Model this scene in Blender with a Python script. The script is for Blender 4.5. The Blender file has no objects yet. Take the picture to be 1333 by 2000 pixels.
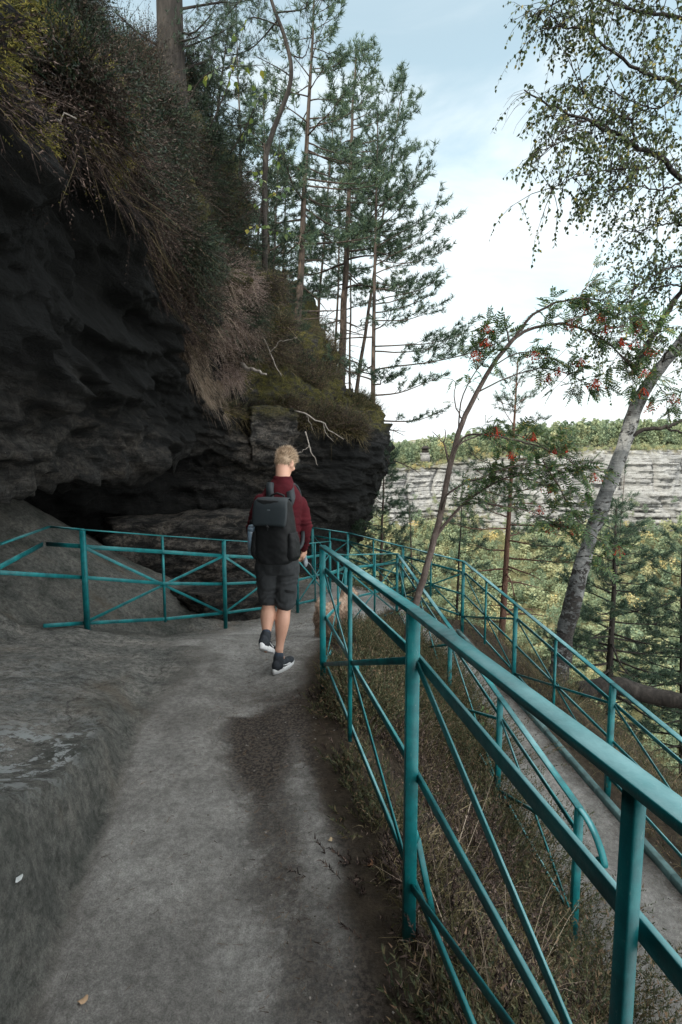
import bpy, bmesh, math, random
import numpy as np
from mathutils import Vector, Matrix, noise as mn

scene = bpy.context.scene
COL = scene.collection
R = math.radians
rng = np.random.default_rng(7)
random.seed(7)

# ------------------------------------------------------------------ camera
PITCH = R(5.71)
CAM_H = 1.65
cam_data = bpy.data.cameras.new("camera")
cam_data.sensor_fit = 'VERTICAL'
cam_data.sensor_height = 36.0
cam_data.sensor_width = 24.0
cam_data.lens = 18.0
cam_data.clip_start = 0.02
cam_data.clip_end = 3000
cam = bpy.data.objects.new("camera", cam_data)
COL.objects.link(cam)
cam.location = (0, 0, CAM_H)
cam.rotation_euler = (R(90) - PITCH, 0, 0)
scene.camera = cam

# ------------------------------------------------------------------ light
SUN_EL, SUN_AZ = R(38), R(222)          # azimuth clockwise from +Y: behind the camera, to the left
world = bpy.data.worlds.new("World")
scene.world = world
world.use_nodes = True
wn, wl = world.node_tree.nodes, world.node_tree.links
wn.clear()
w_out = wn.new('ShaderNodeOutputWorld')
w_bg = wn.new('ShaderNodeBackground')
w_sky = wn.new('ShaderNodeTexSky')
w_sky.sky_type = 'NISHITA'
w_sky.sun_disc = False
w_sky.sun_elevation = SUN_EL
w_sky.sun_rotation = SUN_AZ
w_sky.air_density = 1.0
w_sky.dust_density = 1.5
w_sky.ozone_density = 1.0
SKY_S = 0.12
w_tc = wn.new('ShaderNodeTexCoord')
w_sep = wn.new('ShaderNodeSeparateXYZ')
wl.new(w_tc.outputs['Generated'], w_sep.inputs[0])
w_map = wn.new('ShaderNodeMapping')
w_map.inputs['Scale'].default_value = (1.3, 1.3, 4.2)
w_map.inputs['Location'].default_value = (0.35, 0.2, 0.1)
wl.new(w_tc.outputs['Generated'], w_map.inputs[0])
w_no = wn.new('ShaderNodeTexNoise')
w_no.inputs['Scale'].default_value = 1.6
w_no.inputs['Detail'].default_value = 7
w_no.inputs['Roughness'].default_value = 0.55
w_no.inputs['Distortion'].default_value = 0.5
wl.new(w_map.outputs[0], w_no.inputs['Vector'])
# cover: full near the horizon, thinning upward
w_hz = wn.new('ShaderNodeMapRange')
w_hz.inputs['From Min'].default_value = 0.05
w_hz.inputs['From Max'].default_value = 0.62
w_hz.inputs['To Min'].default_value = 0.36
w_hz.inputs['To Max'].default_value = -0.10
wl.new(w_sep.outputs['Z'], w_hz.inputs[0])
w_add = wn.new('ShaderNodeMath'); w_add.operation = 'ADD'
wl.new(w_no.outputs['Fac'], w_add.inputs[0])
wl.new(w_hz.outputs[0], w_add.inputs[1])
w_rp = wn.new('ShaderNodeMapRange')
w_rp.interpolation_type = 'SMOOTHSTEP'
w_rp.inputs['From Min'].default_value = 0.36
w_rp.inputs['From Max'].default_value = 0.84
w_rp.inputs['To Min'].default_value = 0.30
w_rp.inputs['To Max'].default_value = 1.0
wl.new(w_add.outputs[0], w_rp.inputs[0])
w_mix = wn.new('ShaderNodeMix'); w_mix.data_type = 'RGBA'
# cloud deck added overhead, out of view, brightened to fill the shaded path
w_hi = wn.new('ShaderNodeMapRange'); w_hi.interpolation_type = 'SMOOTHSTEP'
w_hi.inputs['From Min'].default_value = 0.60
w_hi.inputs['From Max'].default_value = 0.84
wl.new(w_sep.outputs['Z'], w_hi.inputs[0])
w_max = wn.new('ShaderNodeMath'); w_max.operation = 'MAXIMUM'
wl.new(w_rp.outputs[0], w_max.inputs[0]); wl.new(w_hi.outputs[0], w_max.inputs[1])
wl.new(w_max.outputs[0], w_mix.inputs['Factor'])
w_cl = wn.new('ShaderNodeMix'); w_cl.data_type = 'RGBA'
wl.new(w_hi.outputs[0], w_cl.inputs['Factor'])
w_cl.inputs['A'].default_value = (5.0, 5.3, 5.4, 1)
w_cl.inputs['B'].default_value = (12.0, 12.5, 12.7, 1)
# bright unseen cloud bank added behind the camera, to the right, as fill
w_dot = wn.new('ShaderNodeVectorMath'); w_dot.operation = 'DOT_PRODUCT'
w_dot.inputs[1].default_value = (.62, -.72, .30)
wl.new(w_tc.outputs['Generated'], w_dot.inputs[0])
w_bk = wn.new('ShaderNodeMapRange'); w_bk.interpolation_type = 'SMOOTHSTEP'
w_bk.inputs['From Min'].default_value = 0.25
w_bk.inputs['From Max'].default_value = 0.80
wl.new(w_dot.outputs['Value'], w_bk.inputs[0])
w_c2 = wn.new('ShaderNodeMix'); w_c2.data_type = 'RGBA'
wl.new(w_bk.outputs[0], w_c2.inputs['Factor'])
wl.new(w_cl.outputs['Result'], w_c2.inputs['A'])
w_c2.inputs['B'].default_value = (13.5, 13.8, 13.7, 1)
wl.new(w_c2.outputs['Result'], w_mix.inputs['B'])
w_mx2 = wn.new('ShaderNodeMath'); w_mx2.operation = 'MAXIMUM'
wl.new(w_max.outputs[0], w_mx2.inputs[0]); wl.new(w_bk.outputs[0], w_mx2.inputs[1])
wl.new(w_mx2.outputs[0], w_mix.inputs['Factor'])
w_tint = wn.new('ShaderNodeMix'); w_tint.data_type = 'RGBA'; w_tint.blend_type = 'MULTIPLY'
w_tint.inputs['Factor'].default_value = 1.0
w_tint.inputs['B'].default_value = (1.12, 1.36, 1.04, 1)
wl.new(w_sky.outputs[0], w_tint.inputs['A'])
wl.new(w_tint.outputs['Result'], w_mix.inputs['A'])
wl.new(w_mix.outputs['Result'], w_bg.inputs['Color'])
w_bg.inputs['Strength'].default_value = SKY_S
wl.new(w_bg.outputs[0], w_out.inputs[0])

sun_d = bpy.data.lights.new("sun", 'SUN')
sun_d.energy = 2.6
sun_d.angle = R(0.53)
sun_d.color = (1.0, 0.94, 0.84)
sun = bpy.data.objects.new("sun", sun_d)
COL.objects.link(sun)
sun.location = (-30, -30, 40)
sd = Vector((math.sin(SUN_AZ) * math.cos(SUN_EL), math.cos(SUN_AZ) * math.cos(SUN_EL), math.sin(SUN_EL)))
sun.rotation_euler = (-sd).to_track_quat('-Z', 'Y').to_euler()

scene.view_settings.view_transform = 'Standard'
scene.view_settings.look = 'None'
scene.view_settings.exposure = 1.0
scene.view_settings.gamma = 1.0
scene.render.engine = 'CYCLES'
scene.cycles.use_denoising = True
scene.cycles.sample_clamp_indirect = 4.0
scene.cycles.max_bounces = 6
scene.cycles.diffuse_bounces = 4
scene.cycles.glossy_bounces = 2
scene.cycles.transmission_bounces = 3
scene.cycles.transparent_max_bounces = 4

# ------------------------------------------------------------------ helpers
CP, SP = math.cos(PITCH), math.sin(PITCH)


def P(px, py, Y):
    """the place seen at a pixel of the 1333 x 2000 photograph, Y metres ahead"""
    u, v = (px - 666.5) / 1000.0, (1000.0 - py) / 1000.0
    dy, dz = CP + SP * v, -SP + CP * v
    return Vector((u * Y / dy, Y, CAM_H + dz * Y / dy))


def tag(o, label=None, cat=None, group=None, kind=None):
    if label: o["label"] = label
    if cat: o["category"] = cat
    if group: o["group"] = group
    if kind: o["kind"] = kind
    return o


def empty(name, loc=(0, 0, 0)):
    o = bpy.data.objects.new(name, None)
    o.empty_display_size = 0.2
    COL.objects.link(o)
    o.location = loc
    return o


def link(name, me, mat=None, parent=None, smooth=False):
    if mat is not None:
        me.materials.append(mat)
    if smooth:
        me.polygons.foreach_set('use_smooth', [True] * len(me.polygons))
    o = bpy.data.objects.new(name, me)
    COL.objects.link(o)
    if parent is not None:
        o.parent = parent
        o.matrix_parent_inverse = Matrix.Translation(-Vector(parent.location))
    return o


def fast_mesh(name, V, F, attrs=None):
    """V (n,3); F: array (m,k) or a list of such arrays"""
    V = np.asarray(V, dtype=np.float32)
    Fs = [np.asarray(f, dtype=np.int32) for f in (F if isinstance(F, list) else [F]) if len(f)]
    me = bpy.data.meshes.new(name)
    me.vertices.add(len(V))
    me.vertices.foreach_set('co', V.ravel())
    nl = sum(f.size for f in Fs)
    npoly = sum(len(f) for f in Fs)
    me.loops.add(nl)
    me.polygons.add(npoly)
    me.loops.foreach_set('vertex_index', np.concatenate([f.ravel() for f in Fs]))
    st, s0 = [], 0
    for f in Fs:
        st.append(s0 + np.arange(len(f), dtype=np.int32) * f.shape[1])
        s0 += f.size
    me.polygons.foreach_set('loop_start', np.concatenate(st))
    if attrs:
        for k, a in attrs.items():
            at = me.attributes.new(k, 'FLOAT', 'POINT')
            at.data.foreach_set('value', np.asarray(a, dtype=np.float32))
    me.update(calc_edges=True)
    me.validate()
    return me


class MB:
    """collects pieces of ONE mesh"""
    def __init__(self):
        self.V, self.F4, self.F3, self.T, self.n = [], [], [], [], 0

    def add(self, V, F, t=None):
        V = np.asarray(V, dtype=np.float32).reshape(-1, 3)
        F = np.asarray(F, dtype=np.int32)
        (self.F4 if F.shape[1] == 4 else self.F3).append(F + self.n)
        self.V.append(V)
        self.T.append(np.full(len(V), 0.5 if t is None else t, dtype=np.float32) if np.isscalar(t) or t is None else np.asarray(t, dtype=np.float32))
        self.n += len(V)

    def tube(self, pts, radii, sides=8, cap=True, t=None):
        pts = [Vector(p) for p in pts]
        n = len(pts)
        if np.isscalar(radii): radii = [radii] * n
        Vs = []
        up = Vector((0, 0, 1))
        d0 = (pts[1] - pts[0]).normalized()
        if abs(d0.dot(up)) > 0.9: up = Vector((1, 0, 0))
        a = d0.cross(up).normalized()
        for i in range(n):
            d = (pts[min(i + 1, n - 1)] - pts[max(i - 1, 0)])
            d = d.normalized() if d.length > 1e-9 else d0
            a = (a - d * a.dot(d))
            a = a.normalized() if a.length > 1e-6 else d.orthogonal().normalized()
            b = d.cross(a)
            for k in range(sides):
                an = 2 * math.pi * k / sides
                Vs.append(pts[i] + (a * math.cos(an) + b * math.sin(an)) * radii[i])
        F = []
        for i in range(n - 1):
            for k in range(sides):
                k2 = (k + 1) % sides
                F.append((i * sides + k, i * sides + k2, (i + 1) * sides + k2, (i + 1) * sides + k))
        base = self.n
        self.add([tuple(v) for v in Vs], F, t)
        if cap and sides >= 4:
            tri = []
            for off in (0, (n - 1) * sides):
                for k in range(1, sides - 1):
                    tri.append((base + off, base + off + k, base + off + k + 1) if off else (base + off, base + off + k + 1, base + off + k))
            self.F3.append(np.array(tri, dtype=np.int32))

    def bar(self, a, b, w, h, side=None, ch=0.0015):
        """flat chamfered bar from a to b: w across 'side' (horizontal), h across the third direction"""
        a, b = Vector(a), Vector(b)
        d = (b - a).normalized()
        if side is None:
            side = d.cross(Vector((0, 0, 1)))
            if side.length < 1e-4: side = Vector((1, 0, 0))
        s = Vector(side)
        s = (s - d * s.dot(d)).normalized()
        t = s.cross(d).normalized()
        hw, hh = w / 2, h / 2
        c = min(ch, hw * .5, hh * .5)
        sec = [(hw - c, -hh), (hw, -hh + c), (hw, hh - c), (hw - c, hh), (-hw + c, hh), (-hw, hh - c), (-hw, -hh + c), (-hw + c, -hh)]
        V = [a + s * x + t * y for x, y in sec] + [b + s * x + t * y for x, y in sec]
        F = [(k, (k + 1) % 8, 8 + (k + 1) % 8, 8 + k) for k in range(8)]
        base = self.n
        self.add([tuple(v) for v in V], F)
        q = [(7, 6, 5, 4), (7, 4, 3, 0), (0, 3, 2, 1)]
        q += [(8 + 4, 8 + 5, 8 + 6, 8 + 7), (8 + 0, 8 + 3, 8 + 4, 8 + 7), (8 + 1, 8 + 2, 8 + 3, 8 + 0)]
        self.F4.append(np.array(q, dtype=np.int32) + base)

    def ribbon(self, pts, side, w, h):
        """one continuous flat strip along pts, w across 'side', h thick"""
        pts = [Vector(p) for p in pts]; n = len(pts)
        ws = [w] * n if np.isscalar(w) else list(w)
        V = []
        for i in range(n):
            d = (pts[min(i + 1, n - 1)] - pts[max(i - 1, 0)]).normalized()
            s = Vector(side); s = (s - d * s.dot(d)).normalized(); t = s.cross(d)
            a, b = s * ws[i] / 2, t * h / 2
            V += [pts[i] + a - b, pts[i] + a + b, pts[i] - a + b, pts[i] - a - b]
        F = [(i * 4 + k, i * 4 + (k + 1) % 4, i * 4 + 4 + (k + 1) % 4, i * 4 + 4 + k) for i in range(n - 1) for k in range(4)]
        F += [(3, 2, 1, 0), ((n - 1) * 4, (n - 1) * 4 + 1, (n - 1) * 4 + 2, (n - 1) * 4 + 3)]
        self.add([tuple(v) for v in V], F)

    def build(self, name, mat, parent=None, smooth=False, tint=False):
        V = np.concatenate(self.V)
        F = []
        if self.F4: F.append(np.concatenate(self.F4))
        if self.F3: F.append(np.concatenate(self.F3))
        me = fast_mesh(name, V, F, {'tint': np.concatenate(self.T)} if tint else None)
        return link(name, me, mat, parent, smooth)


def interp_path(pts, n):
    """Catmull-Rom through points (tuples of any length) -> n samples"""
    A = np.array([tuple(p) for p in pts], dtype=float)
    m = len(A)
    t = np.linspace(0, m - 1, n)
    i = np.clip(t.astype(int), 0, m - 2)
    f = (t - i)[:, None]
    p0 = A[np.clip(i - 1, 0, m - 1)]; p1 = A[i]; p2 = A[i + 1]; p3 = A[np.clip(i + 2, 0, m - 1)]
    return 0.5 * (2 * p1 + (p2 - p0) * f + (2 * p0 - 5 * p1 + 4 * p2 - p3) * f ** 2 + (3 * p1 - p0 - 3 * p2 + p3) * f ** 3)


def hash3(ix, iy, iz):
    h = (ix.astype(np.int64) * 374761393 + iy.astype(np.int64) * 668265263 + iz.astype(np.int64) * 2147483647 + 1013904223) & 0xFFFFFFFF
    h = ((h ^ (h >> 13)) * 1274126177) & 0xFFFFFFFF
    return ((h ^ (h >> 16)) & 0xFFFFFF) / float(0xFFFFFF)


def vnoise(p):
    """value noise in [-1,1], p (n,3)"""
    p = np.asarray(p, dtype=float)
    i = np.floor(p).astype(np.int64)
    f = p - i
    f = f * f * f * (f * (f * 6 - 15) + 10)
    r = 0
    for dx in (0, 1):
        wx = f[:, 0] if dx else 1 - f[:, 0]
        for dy in (0, 1):
            wy = f[:, 1] if dy else 1 - f[:, 1]
            for dz in (0, 1):
                wz = f[:, 2] if dz else 1 - f[:, 2]
                r = r + wx * wy * wz * hash3(i[:, 0] + dx, i[:, 1] + dy, i[:, 2] + dz)
    return r * 2 - 1


def fbm(p, octv=4, gain=0.5, lac=2.03):
    p = np.asarray(p, dtype=float)
    a, s = 1.0, 0
    for k in range(octv):
        s = s + a * vnoise(p + 17.3 * k)
        p = p * lac
        a *= gain
    return s


def smooth01(t):
    t = np.clip(t, 0, 1)
    return t * t * (3 - 2 * t)


# ------------------------------------------------------------------ materials
def new_mat(name):
    m = bpy.data.materials.new(name)
    m.use_nodes = True
    nt = m.node_tree
    nt.nodes.clear()
    out = nt.nodes.new('ShaderNodeOutputMaterial')
    return m, nt, out


class NT:
    def __init__(self, nt): self.nt = nt

    def n(self, t, **kw):
        x = self.nt.nodes.new(t)
        for k, v in kw.items(): setattr(x, k, v)
        return x

    def l(self, a, b): self.nt.links.new(a, b)

    def noise(self, scale, detail=5, rough=.6, vec=None, dist=0, sc=None):
        if vec is None:
            vec = self.n('ShaderNodeTexCoord').outputs['Object']
        if sc:
            mp = self.n('ShaderNodeMapping'); mp.inputs['Scale'].default_value = sc
            self.l(vec, mp.inputs[0]); vec = mp.outputs[0]
        x = self.n('ShaderNodeTexNoise')
        x.inputs['Scale'].default_value = scale
        x.inputs['Detail'].default_value = detail
        x.inputs['Roughness'].default_value = rough
        x.inputs['Distortion'].default_value = dist
        self.l(vec, x.inputs['Vector'])
        return x.outputs['Fac']

    def ramp(self, fac, stops):
        x = self.n('ShaderNodeValToRGB')
        e = x.color_ramp.elements
        while len(e) < len(stops): e.new(0.5)
        for i, (p, c) in enumerate(stops):
            e[i].position = p
            c = (c, c, c) if np.isscalar(c) else c
            e[i].color = (c[0], c[1], c[2], 1)
        self.l(fac, x.inputs[0])
        return x.outputs[0]

    def mix(self, fac, a, b, mode='MIX'):
        x = self.n('ShaderNodeMix', data_type='RGBA', blend_type=mode)
        for inp, v in (('Factor', fac), ('A', a), ('B', b)):
            if isinstance(v, (int, float)): x.inputs[inp].default_value = v if inp == 'Factor' else (v, v, v, 1)
            elif isinstance(v, tuple): x.inputs[inp].default_value = (*v, 1)
            else: self.l(v, x.inputs[inp])
        return x.outputs['Result']

    def math(self, op, a, b=None):
        x = self.n('ShaderNodeMath', operation=op)
        for i, v in enumerate((a, b)):
            if v is None: continue
            if isinstance(v, (int, float)): x.inputs[i].default_value = v
            else: self.l(v, x.inputs[i])
        return x.outputs[0]

    def step(self, fac, lo, hi):
        x = self.n('ShaderNodeMapRange', interpolation_type='SMOOTHSTEP')
        x.inputs['From Min'].default_value = lo
        x.inputs['From Max'].default_value = hi
        self.l(fac, x.inputs[0])
        return x.outputs[0]

    def attr(self, name):
        x = self.n('ShaderNodeAttribute', attribute_name=name)
        return x.outputs['Fac']

    def bump(self, h, strength=.5, dist=.02, normal=None):
        x = self.n('ShaderNodeBump')
        x.inputs['Strength'].default_value = strength
        x.inputs['Distance'].default_value = dist
        self.l(h, x.inputs['Height'])
        if normal is not None: self.l(normal, x.inputs['Normal'])
        return x.outputs[0]

    def bsdf(self, out, color, rough=.8, normal=None, metal=0.0, spec=.4):
        b = self.n('ShaderNodeBsdfPrincipled')
        if isinstance(color, tuple): b.inputs['Base Color'].default_value = (*color, 1)
        else: self.l(color, b.inputs['Base Color'])
        if isinstance(rough, (int, float)): b.inputs['Roughness'].default_value = rough
        else: self.l(rough, b.inputs['Roughness'])
        b.inputs['Metallic'].default_value = metal
        b.inputs['Specular IOR Level'].default_value = spec
        if normal is not None: self.l(normal, b.inputs['Normal'])
        self.l(b.outputs[0], out.inputs[0])
        return b


def simple_mat(name, c1, c2=None, scale=20, rough=.8, bump=0.0, bscale=None, spec=.3, metal=0.0, dist=.004):
    m, nt, out = new_mat(name)
    N = NT(nt)
    c2 = c2 or tuple(x * .7 for x in c1)
    f = N.noise(scale, 5)
    col = N.ramp(f, [(.3, c2), (.7, c1)])
    nm = N.bump(N.noise(bscale or scale * 3, 4), bump, dist) if bump else None
    N.bsdf(out, col, rough, nm, metal, spec)
    return m


def leaf_mat(name, stops, trans=.35, rough=.55, attr=None, scale=None, spec=.25):
    """leaves: colour varies from leaf to leaf; a share of the light passes through"""
    m, nt, out = new_mat(name)
    N = NT(nt)
    if attr: f = N.attr(attr)
    else: f = N.n('ShaderNodeNewGeometry').outputs['Random Per Island']
    if scale:
        f = N.math('ADD', N.math('MULTIPLY', f, .55), N.math('MULTIPLY', N.noise(scale, 2), .5))
    col = N.ramp(f, stops)
    b = N.n('ShaderNodeBsdfPrincipled')
    N.l(col, b.inputs['Base Color'])
    b.inputs['Roughness'].default_value = rough
    b.inputs['Specular IOR Level'].default_value = spec
    if trans:
        t = N.n('ShaderNodeBsdfTranslucent')
        N.l(N.mix(.5, col, (.30, .34, .04), 'MIX') if trans > .3 else col, t.inputs[0])
        mx = N.n('ShaderNodeMixShader')
        mx.inputs[0].default_value = trans
        N.l(b.outputs[0], mx.inputs[1]); N.l(t.outputs[0], mx.inputs[2])
        N.l(mx.outputs[0], out.inputs[0])
    else:
        N.l(b.outputs[0], out.inputs[0])
    return m


def make_teal():
    m, nt, out = new_mat("teal_paint")
    N = NT(nt)
    f = N.noise(9, 6, .65)
    col = N.ramp(f, [(.34, (.002, .072, .080)), (.52, (.003, .120, .130)), (.70, (.006, .172, .178))])
    # upward faces painted lighter: the whitish sky sheen put into the colour
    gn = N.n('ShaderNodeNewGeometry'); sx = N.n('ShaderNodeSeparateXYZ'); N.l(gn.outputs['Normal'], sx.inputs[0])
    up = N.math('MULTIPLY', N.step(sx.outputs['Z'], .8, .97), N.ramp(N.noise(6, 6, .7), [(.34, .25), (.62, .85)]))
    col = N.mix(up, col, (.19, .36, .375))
    wear = N.step(N.noise(38, 6, .7), .70, .75)
    col = N.mix(N.math('MULTIPLY', wear, .7), col, (.10, .070, .050))
    chalk = N.step(N.noise(120, 3, .7, sc=(1, 1, .3)), .62, .75)
    col = N.mix(N.math('MULTIPLY', chalk, .35), col, (.20, .34, .34))
    nm = N.bump(N.noise(160, 3), .25, .002)
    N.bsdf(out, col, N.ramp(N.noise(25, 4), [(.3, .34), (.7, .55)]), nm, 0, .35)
    return m


M = {}
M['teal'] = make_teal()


def make_ground():
    m, nt, out = new_mat("ground_cover")
    N = NT(nt)
    co = N.n('ShaderNodeTexCoord').outputs['Object']
    # trodden sand over sandstone
    big = N.noise(1.3, 6, .62, co, .4)
    fine = N.noise(34, 6, .7, co)
    grit = N.noise(190, 3, .7, co)
    sand = N.ramp(big, [(.32, (.190, .180, .166)), (.5, (.285, .275, .258)), (.68, (.380, .370, .350))])
    sand = N.mix(.6, sand, N.ramp(fine, [(.40, .60), (.60, 1.18)]), 'MULTIPLY')
    sand = N.mix(.6, sand, N.ramp(N.noise(3.4, 8, .74, co, .3), [(.40, .64), (.60, 1.14)]), 'MULTIPLY')
    sand = N.mix(.8, sand, N.ramp(grit, [(.40, .70), (.60, 1.16)]), 'MULTIPLY')
    # brown needle litter and damp earth
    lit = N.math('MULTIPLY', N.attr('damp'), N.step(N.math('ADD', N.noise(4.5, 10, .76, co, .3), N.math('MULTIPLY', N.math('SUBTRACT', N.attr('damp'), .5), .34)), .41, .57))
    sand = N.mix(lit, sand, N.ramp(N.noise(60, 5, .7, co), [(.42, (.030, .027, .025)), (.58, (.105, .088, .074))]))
    # bare slab: grey-green weathered sandstone with streaks
    st = N.noise(2.4, 9, .72, co, .25, (1.0, 1.6, 2.2))
    slab = N.ramp(st, [(.28, (.070, .074, .070)), (.48, (.165, .163, .150)), (.64, (.245, .232, .210)), (.8, (.32, .295, .255))])
    slab = N.mix(.75, slab, N.ramp(N.noise(24, 9, .8, co), [(.40, .34), (.60, 1.45)]), 'MULTIPLY')
    slab = N.mix(.5, slab, N.ramp(grit, [(.40, .45), (.60, 1.4)]), 'MULTIPLY')
    pit = N.step(N.noise(15, 4, .6, co), .63, .69)
    slab = N.mix(N.math('MULTIPLY', pit, .7), slab, (.035, .036, .034))
    rust = N.step(N.noise(1.1, 4, .6, co, .6), .54, .70)
    slab = N.mix(N.math('MULTIPLY', rust, .5), slab, (.185, .140, .098))
    algae = N.step(N.noise(1.7, 5, .6, co, .4), .5, .68)
    slab = N.mix(N.math('MULTIPLY', N.math('ADD', N.math('MULTIPLY', algae, .5), .5), N.math('MULTIPLY', N.attr('riser'), .9)), slab, N.ramp(N.noise(30, 8, .78, co), [(.40, (.016, .020, .018)), (.60, (.068, .074, .065))]))
    cr = N.n('ShaderNodeTexVoronoi', feature='DISTANCE_TO_EDGE')
    cr.inputs['Scale'].default_value = 1.1
    wv = N.n('ShaderNodeVectorMath', operation='ADD')
    nz = N.n('ShaderNodeTexNoise'); nz.inputs['Scale'].default_value = 2.2; nz.inputs['Detail'].default_value = 6
    N.l(co, nz.inputs['Vector']); N.l(co, wv.inputs[0]); N.l(nz.outputs['Color'], wv.inputs[1])
    N.l(wv.outputs[0], cr.inputs['Vector'])
    crack = N.ramp(cr.outputs['Distance'], [(0.0, .35), (.018, 1.0)])
    crm = N.step(N.noise(.9, 3, .5, co), .5, .62)
    slab = N.mix(N.math('MULTIPLY', crm, .7), slab, crack, 'MULTIPLY')
    li = N.math('MULTIPLY', N.attr('lichen'), N.step(N.noise(11, 8, .74, co, .2), .50, .56))
    slab = N.mix(li, slab, (.34, .36, .36))
    soil = N.ramp(N.noise(22, 7, .7, co), [(.3, (.022, .018, .013)), (.6, (.060, .046, .032)), (.8, (.105, .080, .055))])
    c = N.mix(N.attr('w_slab'), soil, slab)
    c = N.mix(N.attr('w_sand'), c, sand)
    h1 = N.math('ADD', N.math('MULTIPLY', N.noise(9, 9, .76, co, .1), 1.0), N.math('MULTIPLY', N.noise(90, 5, .75, co), .35))
    nm = N.bump(h1, 1.0, .05)
    N.bsdf(out, c, .92, nm, 0, .15)
    return m


M['ground'] = make_ground()


def make_rock():
    m, nt, out = new_mat("overhang_rock")
    N = NT(nt)
    co = N.n('ShaderNodeTexCoord').outputs['Object']
    st = N.noise(1.5, 8, .66, co, .7, (1, 1, 3.2))
    base = N.ramp(st, [(.34, (.006, .0068, .0068)), (.47, (.014, .0143, .014)), (.58, (.034, .033, .031)), (.70, (.075, .072, .067))])
    base = N.mix(.85, base, N.ramp(N.noise(16, 9, .78, co), [(.40, .35), (.60, 1.7)]), 'MULTIPLY')
    base = N.mix(.7, base, N.ramp(N.noise(3.0, 9, .75, co, .2, (.5, .5, 9)), [(.40, .35), (.56, 1.35)]), 'MULTIPLY')
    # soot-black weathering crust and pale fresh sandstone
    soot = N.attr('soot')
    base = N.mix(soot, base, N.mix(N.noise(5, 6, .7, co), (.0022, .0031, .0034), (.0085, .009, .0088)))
    pale = N.math('MULTIPLY', N.attr('pale'), N.step(N.noise(3.2, 8, .7, co, .5, (1, 1, 2.2)), .42, .60))
    pale = N.math('MULTIPLY', pale, N.ramp(N.noise(22, 9, .78, co), [(.42, .15), (.58, 1.0)]))
    base = N.mix(pale, base, N.ramp(N.noise(2.1, 6, .6, co), [(.3, (.155, .150, .142)), (.6, (.235, .200, .165)), (.8, (.30, .29, .275))]))
    fl = N.step(N.noise(30, 6, .75, co), .655, .70)
    base = N.mix(N.math('MULTIPLY', fl, N.math('SUBTRACT', .75, N.math('MULTIPLY', soot, .6))), base, (.30, .31, .30))
    moss = N.math('MULTIPLY', N.attr('moss'), N.step(N.noise(5.5, 7, .7, co), .36, .58))
    mc = N.ramp(N.noise(45, 6, .75, co), [(.38, (.022, .026, .008)), (.52, (.075, .070, .018)), (.64, (.16, .13, .03))])
    base = N.mix(moss, base, mc)
    h = N.math('ADD', N.noise(6, 9, .7, co, .4, (1, 1, 2.4)), N.math('MULTIPLY', N.noise(55, 5, .7, co), .25))
    nm = N.bump(h, 1.0, .16)
    N.bsdf(out, base, .88, nm, 0, .2)
    return m


M['rock'] = make_rock()


def make_far_cliff():
    m, nt, out = new_mat("far_sandstone")
    N = NT(nt)
    co = N.n('ShaderNodeTexCoord').outputs['Object']
    f = N.noise(.09, 9, .70, co, .8, (1, 1, 2.2))
    c = N.ramp(f, [(.34, (.14, .14, .14)), (.46, (.24, .237, .23)), (.58, (.315, .31, .30)), (.72, (.36, .352, .338))])
    c = N.mix(.5, c, N.ramp(N.noise(.55, 8, .72, co, .3, (1, 1, 3)), [(.33, .45), (.62, 1.1)]), 'MULTIPLY')
    veg = N.math('MULTIPLY', N.attr('veg'), N.step(N.noise(.35, 7, .7, co), .42, .58))
    c = N.mix(veg, c, N.ramp(N.noise(.9, 5, .7, co), [(.3, (.075, .085, .030)), (.6, (.19, .16, .075)), (.8, (.28, .21, .13))]))
    nm = N.bump(N.noise(.7, 8, .7, co, .3, (1, 1, 3.5)), .8, 1.2)
    N.bsdf(out, c, .9, nm, 0, .15)
    return m


M['far_cliff'] = make_far_cliff()


def make_valley():
    m, nt, out = new_mat("valley_slope")
    N = NT(nt)
    co = N.n('ShaderNodeTexCoord').outputs['Object']
    c = N.ramp(N.noise(.12, 9, .7, co, .3), [(.3, (.075, .085, .040)), (.5, (.15, .145, .075)), (.66, (.24, .21, .12)), (.8, (.29, .26, .20))])
    c = N.mix(.6, c, N.ramp(N.noise(1.2, 8, .75, co), [(.3, .5), (.7, 1.3)]), 'MULTIPLY')
    nm = N.bump(N.noise(1.5, 8, .75, co), 1.0, .8)
    N.bsdf(out, c, .95, nm, 0, .1)
    return m


M['valley'] = make_valley()


def make_bark(name, dark, mid, light, scale=14, stretch=.22, bstr=.8):
    m, nt, out = new_mat(name)
    N = NT(nt)
    co = N.n('ShaderNodeTexCoord').outputs['Object']
    f = N.noise(scale, 7, .7, co, .5, (1, 1, stretch))
    c = N.ramp(f, [(.32, dark), (.52, mid), (.72, light)])
    nm = N.bump(f, bstr, .02)
    N.bsdf(out, c, .85, nm, 0, .2)
    return m


M['pine_bark'] = make_bark('pine_bark', (.024, .020, .018), (.060, .046, .037), (.125, .090, .068))
M['pine_bark_red'] = make_bark('pine_bark_red', (.045, .028, .022), (.105, .056, .040), (.17, .10, .072))
M['dark_bark'] = make_bark('dark_bark', (.011, .010, .009), (.028, .024, .021), (.060, .052, .045))
M['rowan_bark'] = make_bark('rowan_bark', (.050, .040, .036), (.105, .080, .070), (.17, .14, .125), 18, .5, .4)
M['dead_wood'] = make_bark('dead_wood', (.13, .115, .10), (.28, .25, .22), (.42, .39, .36), 30, .2, .3)


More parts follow.
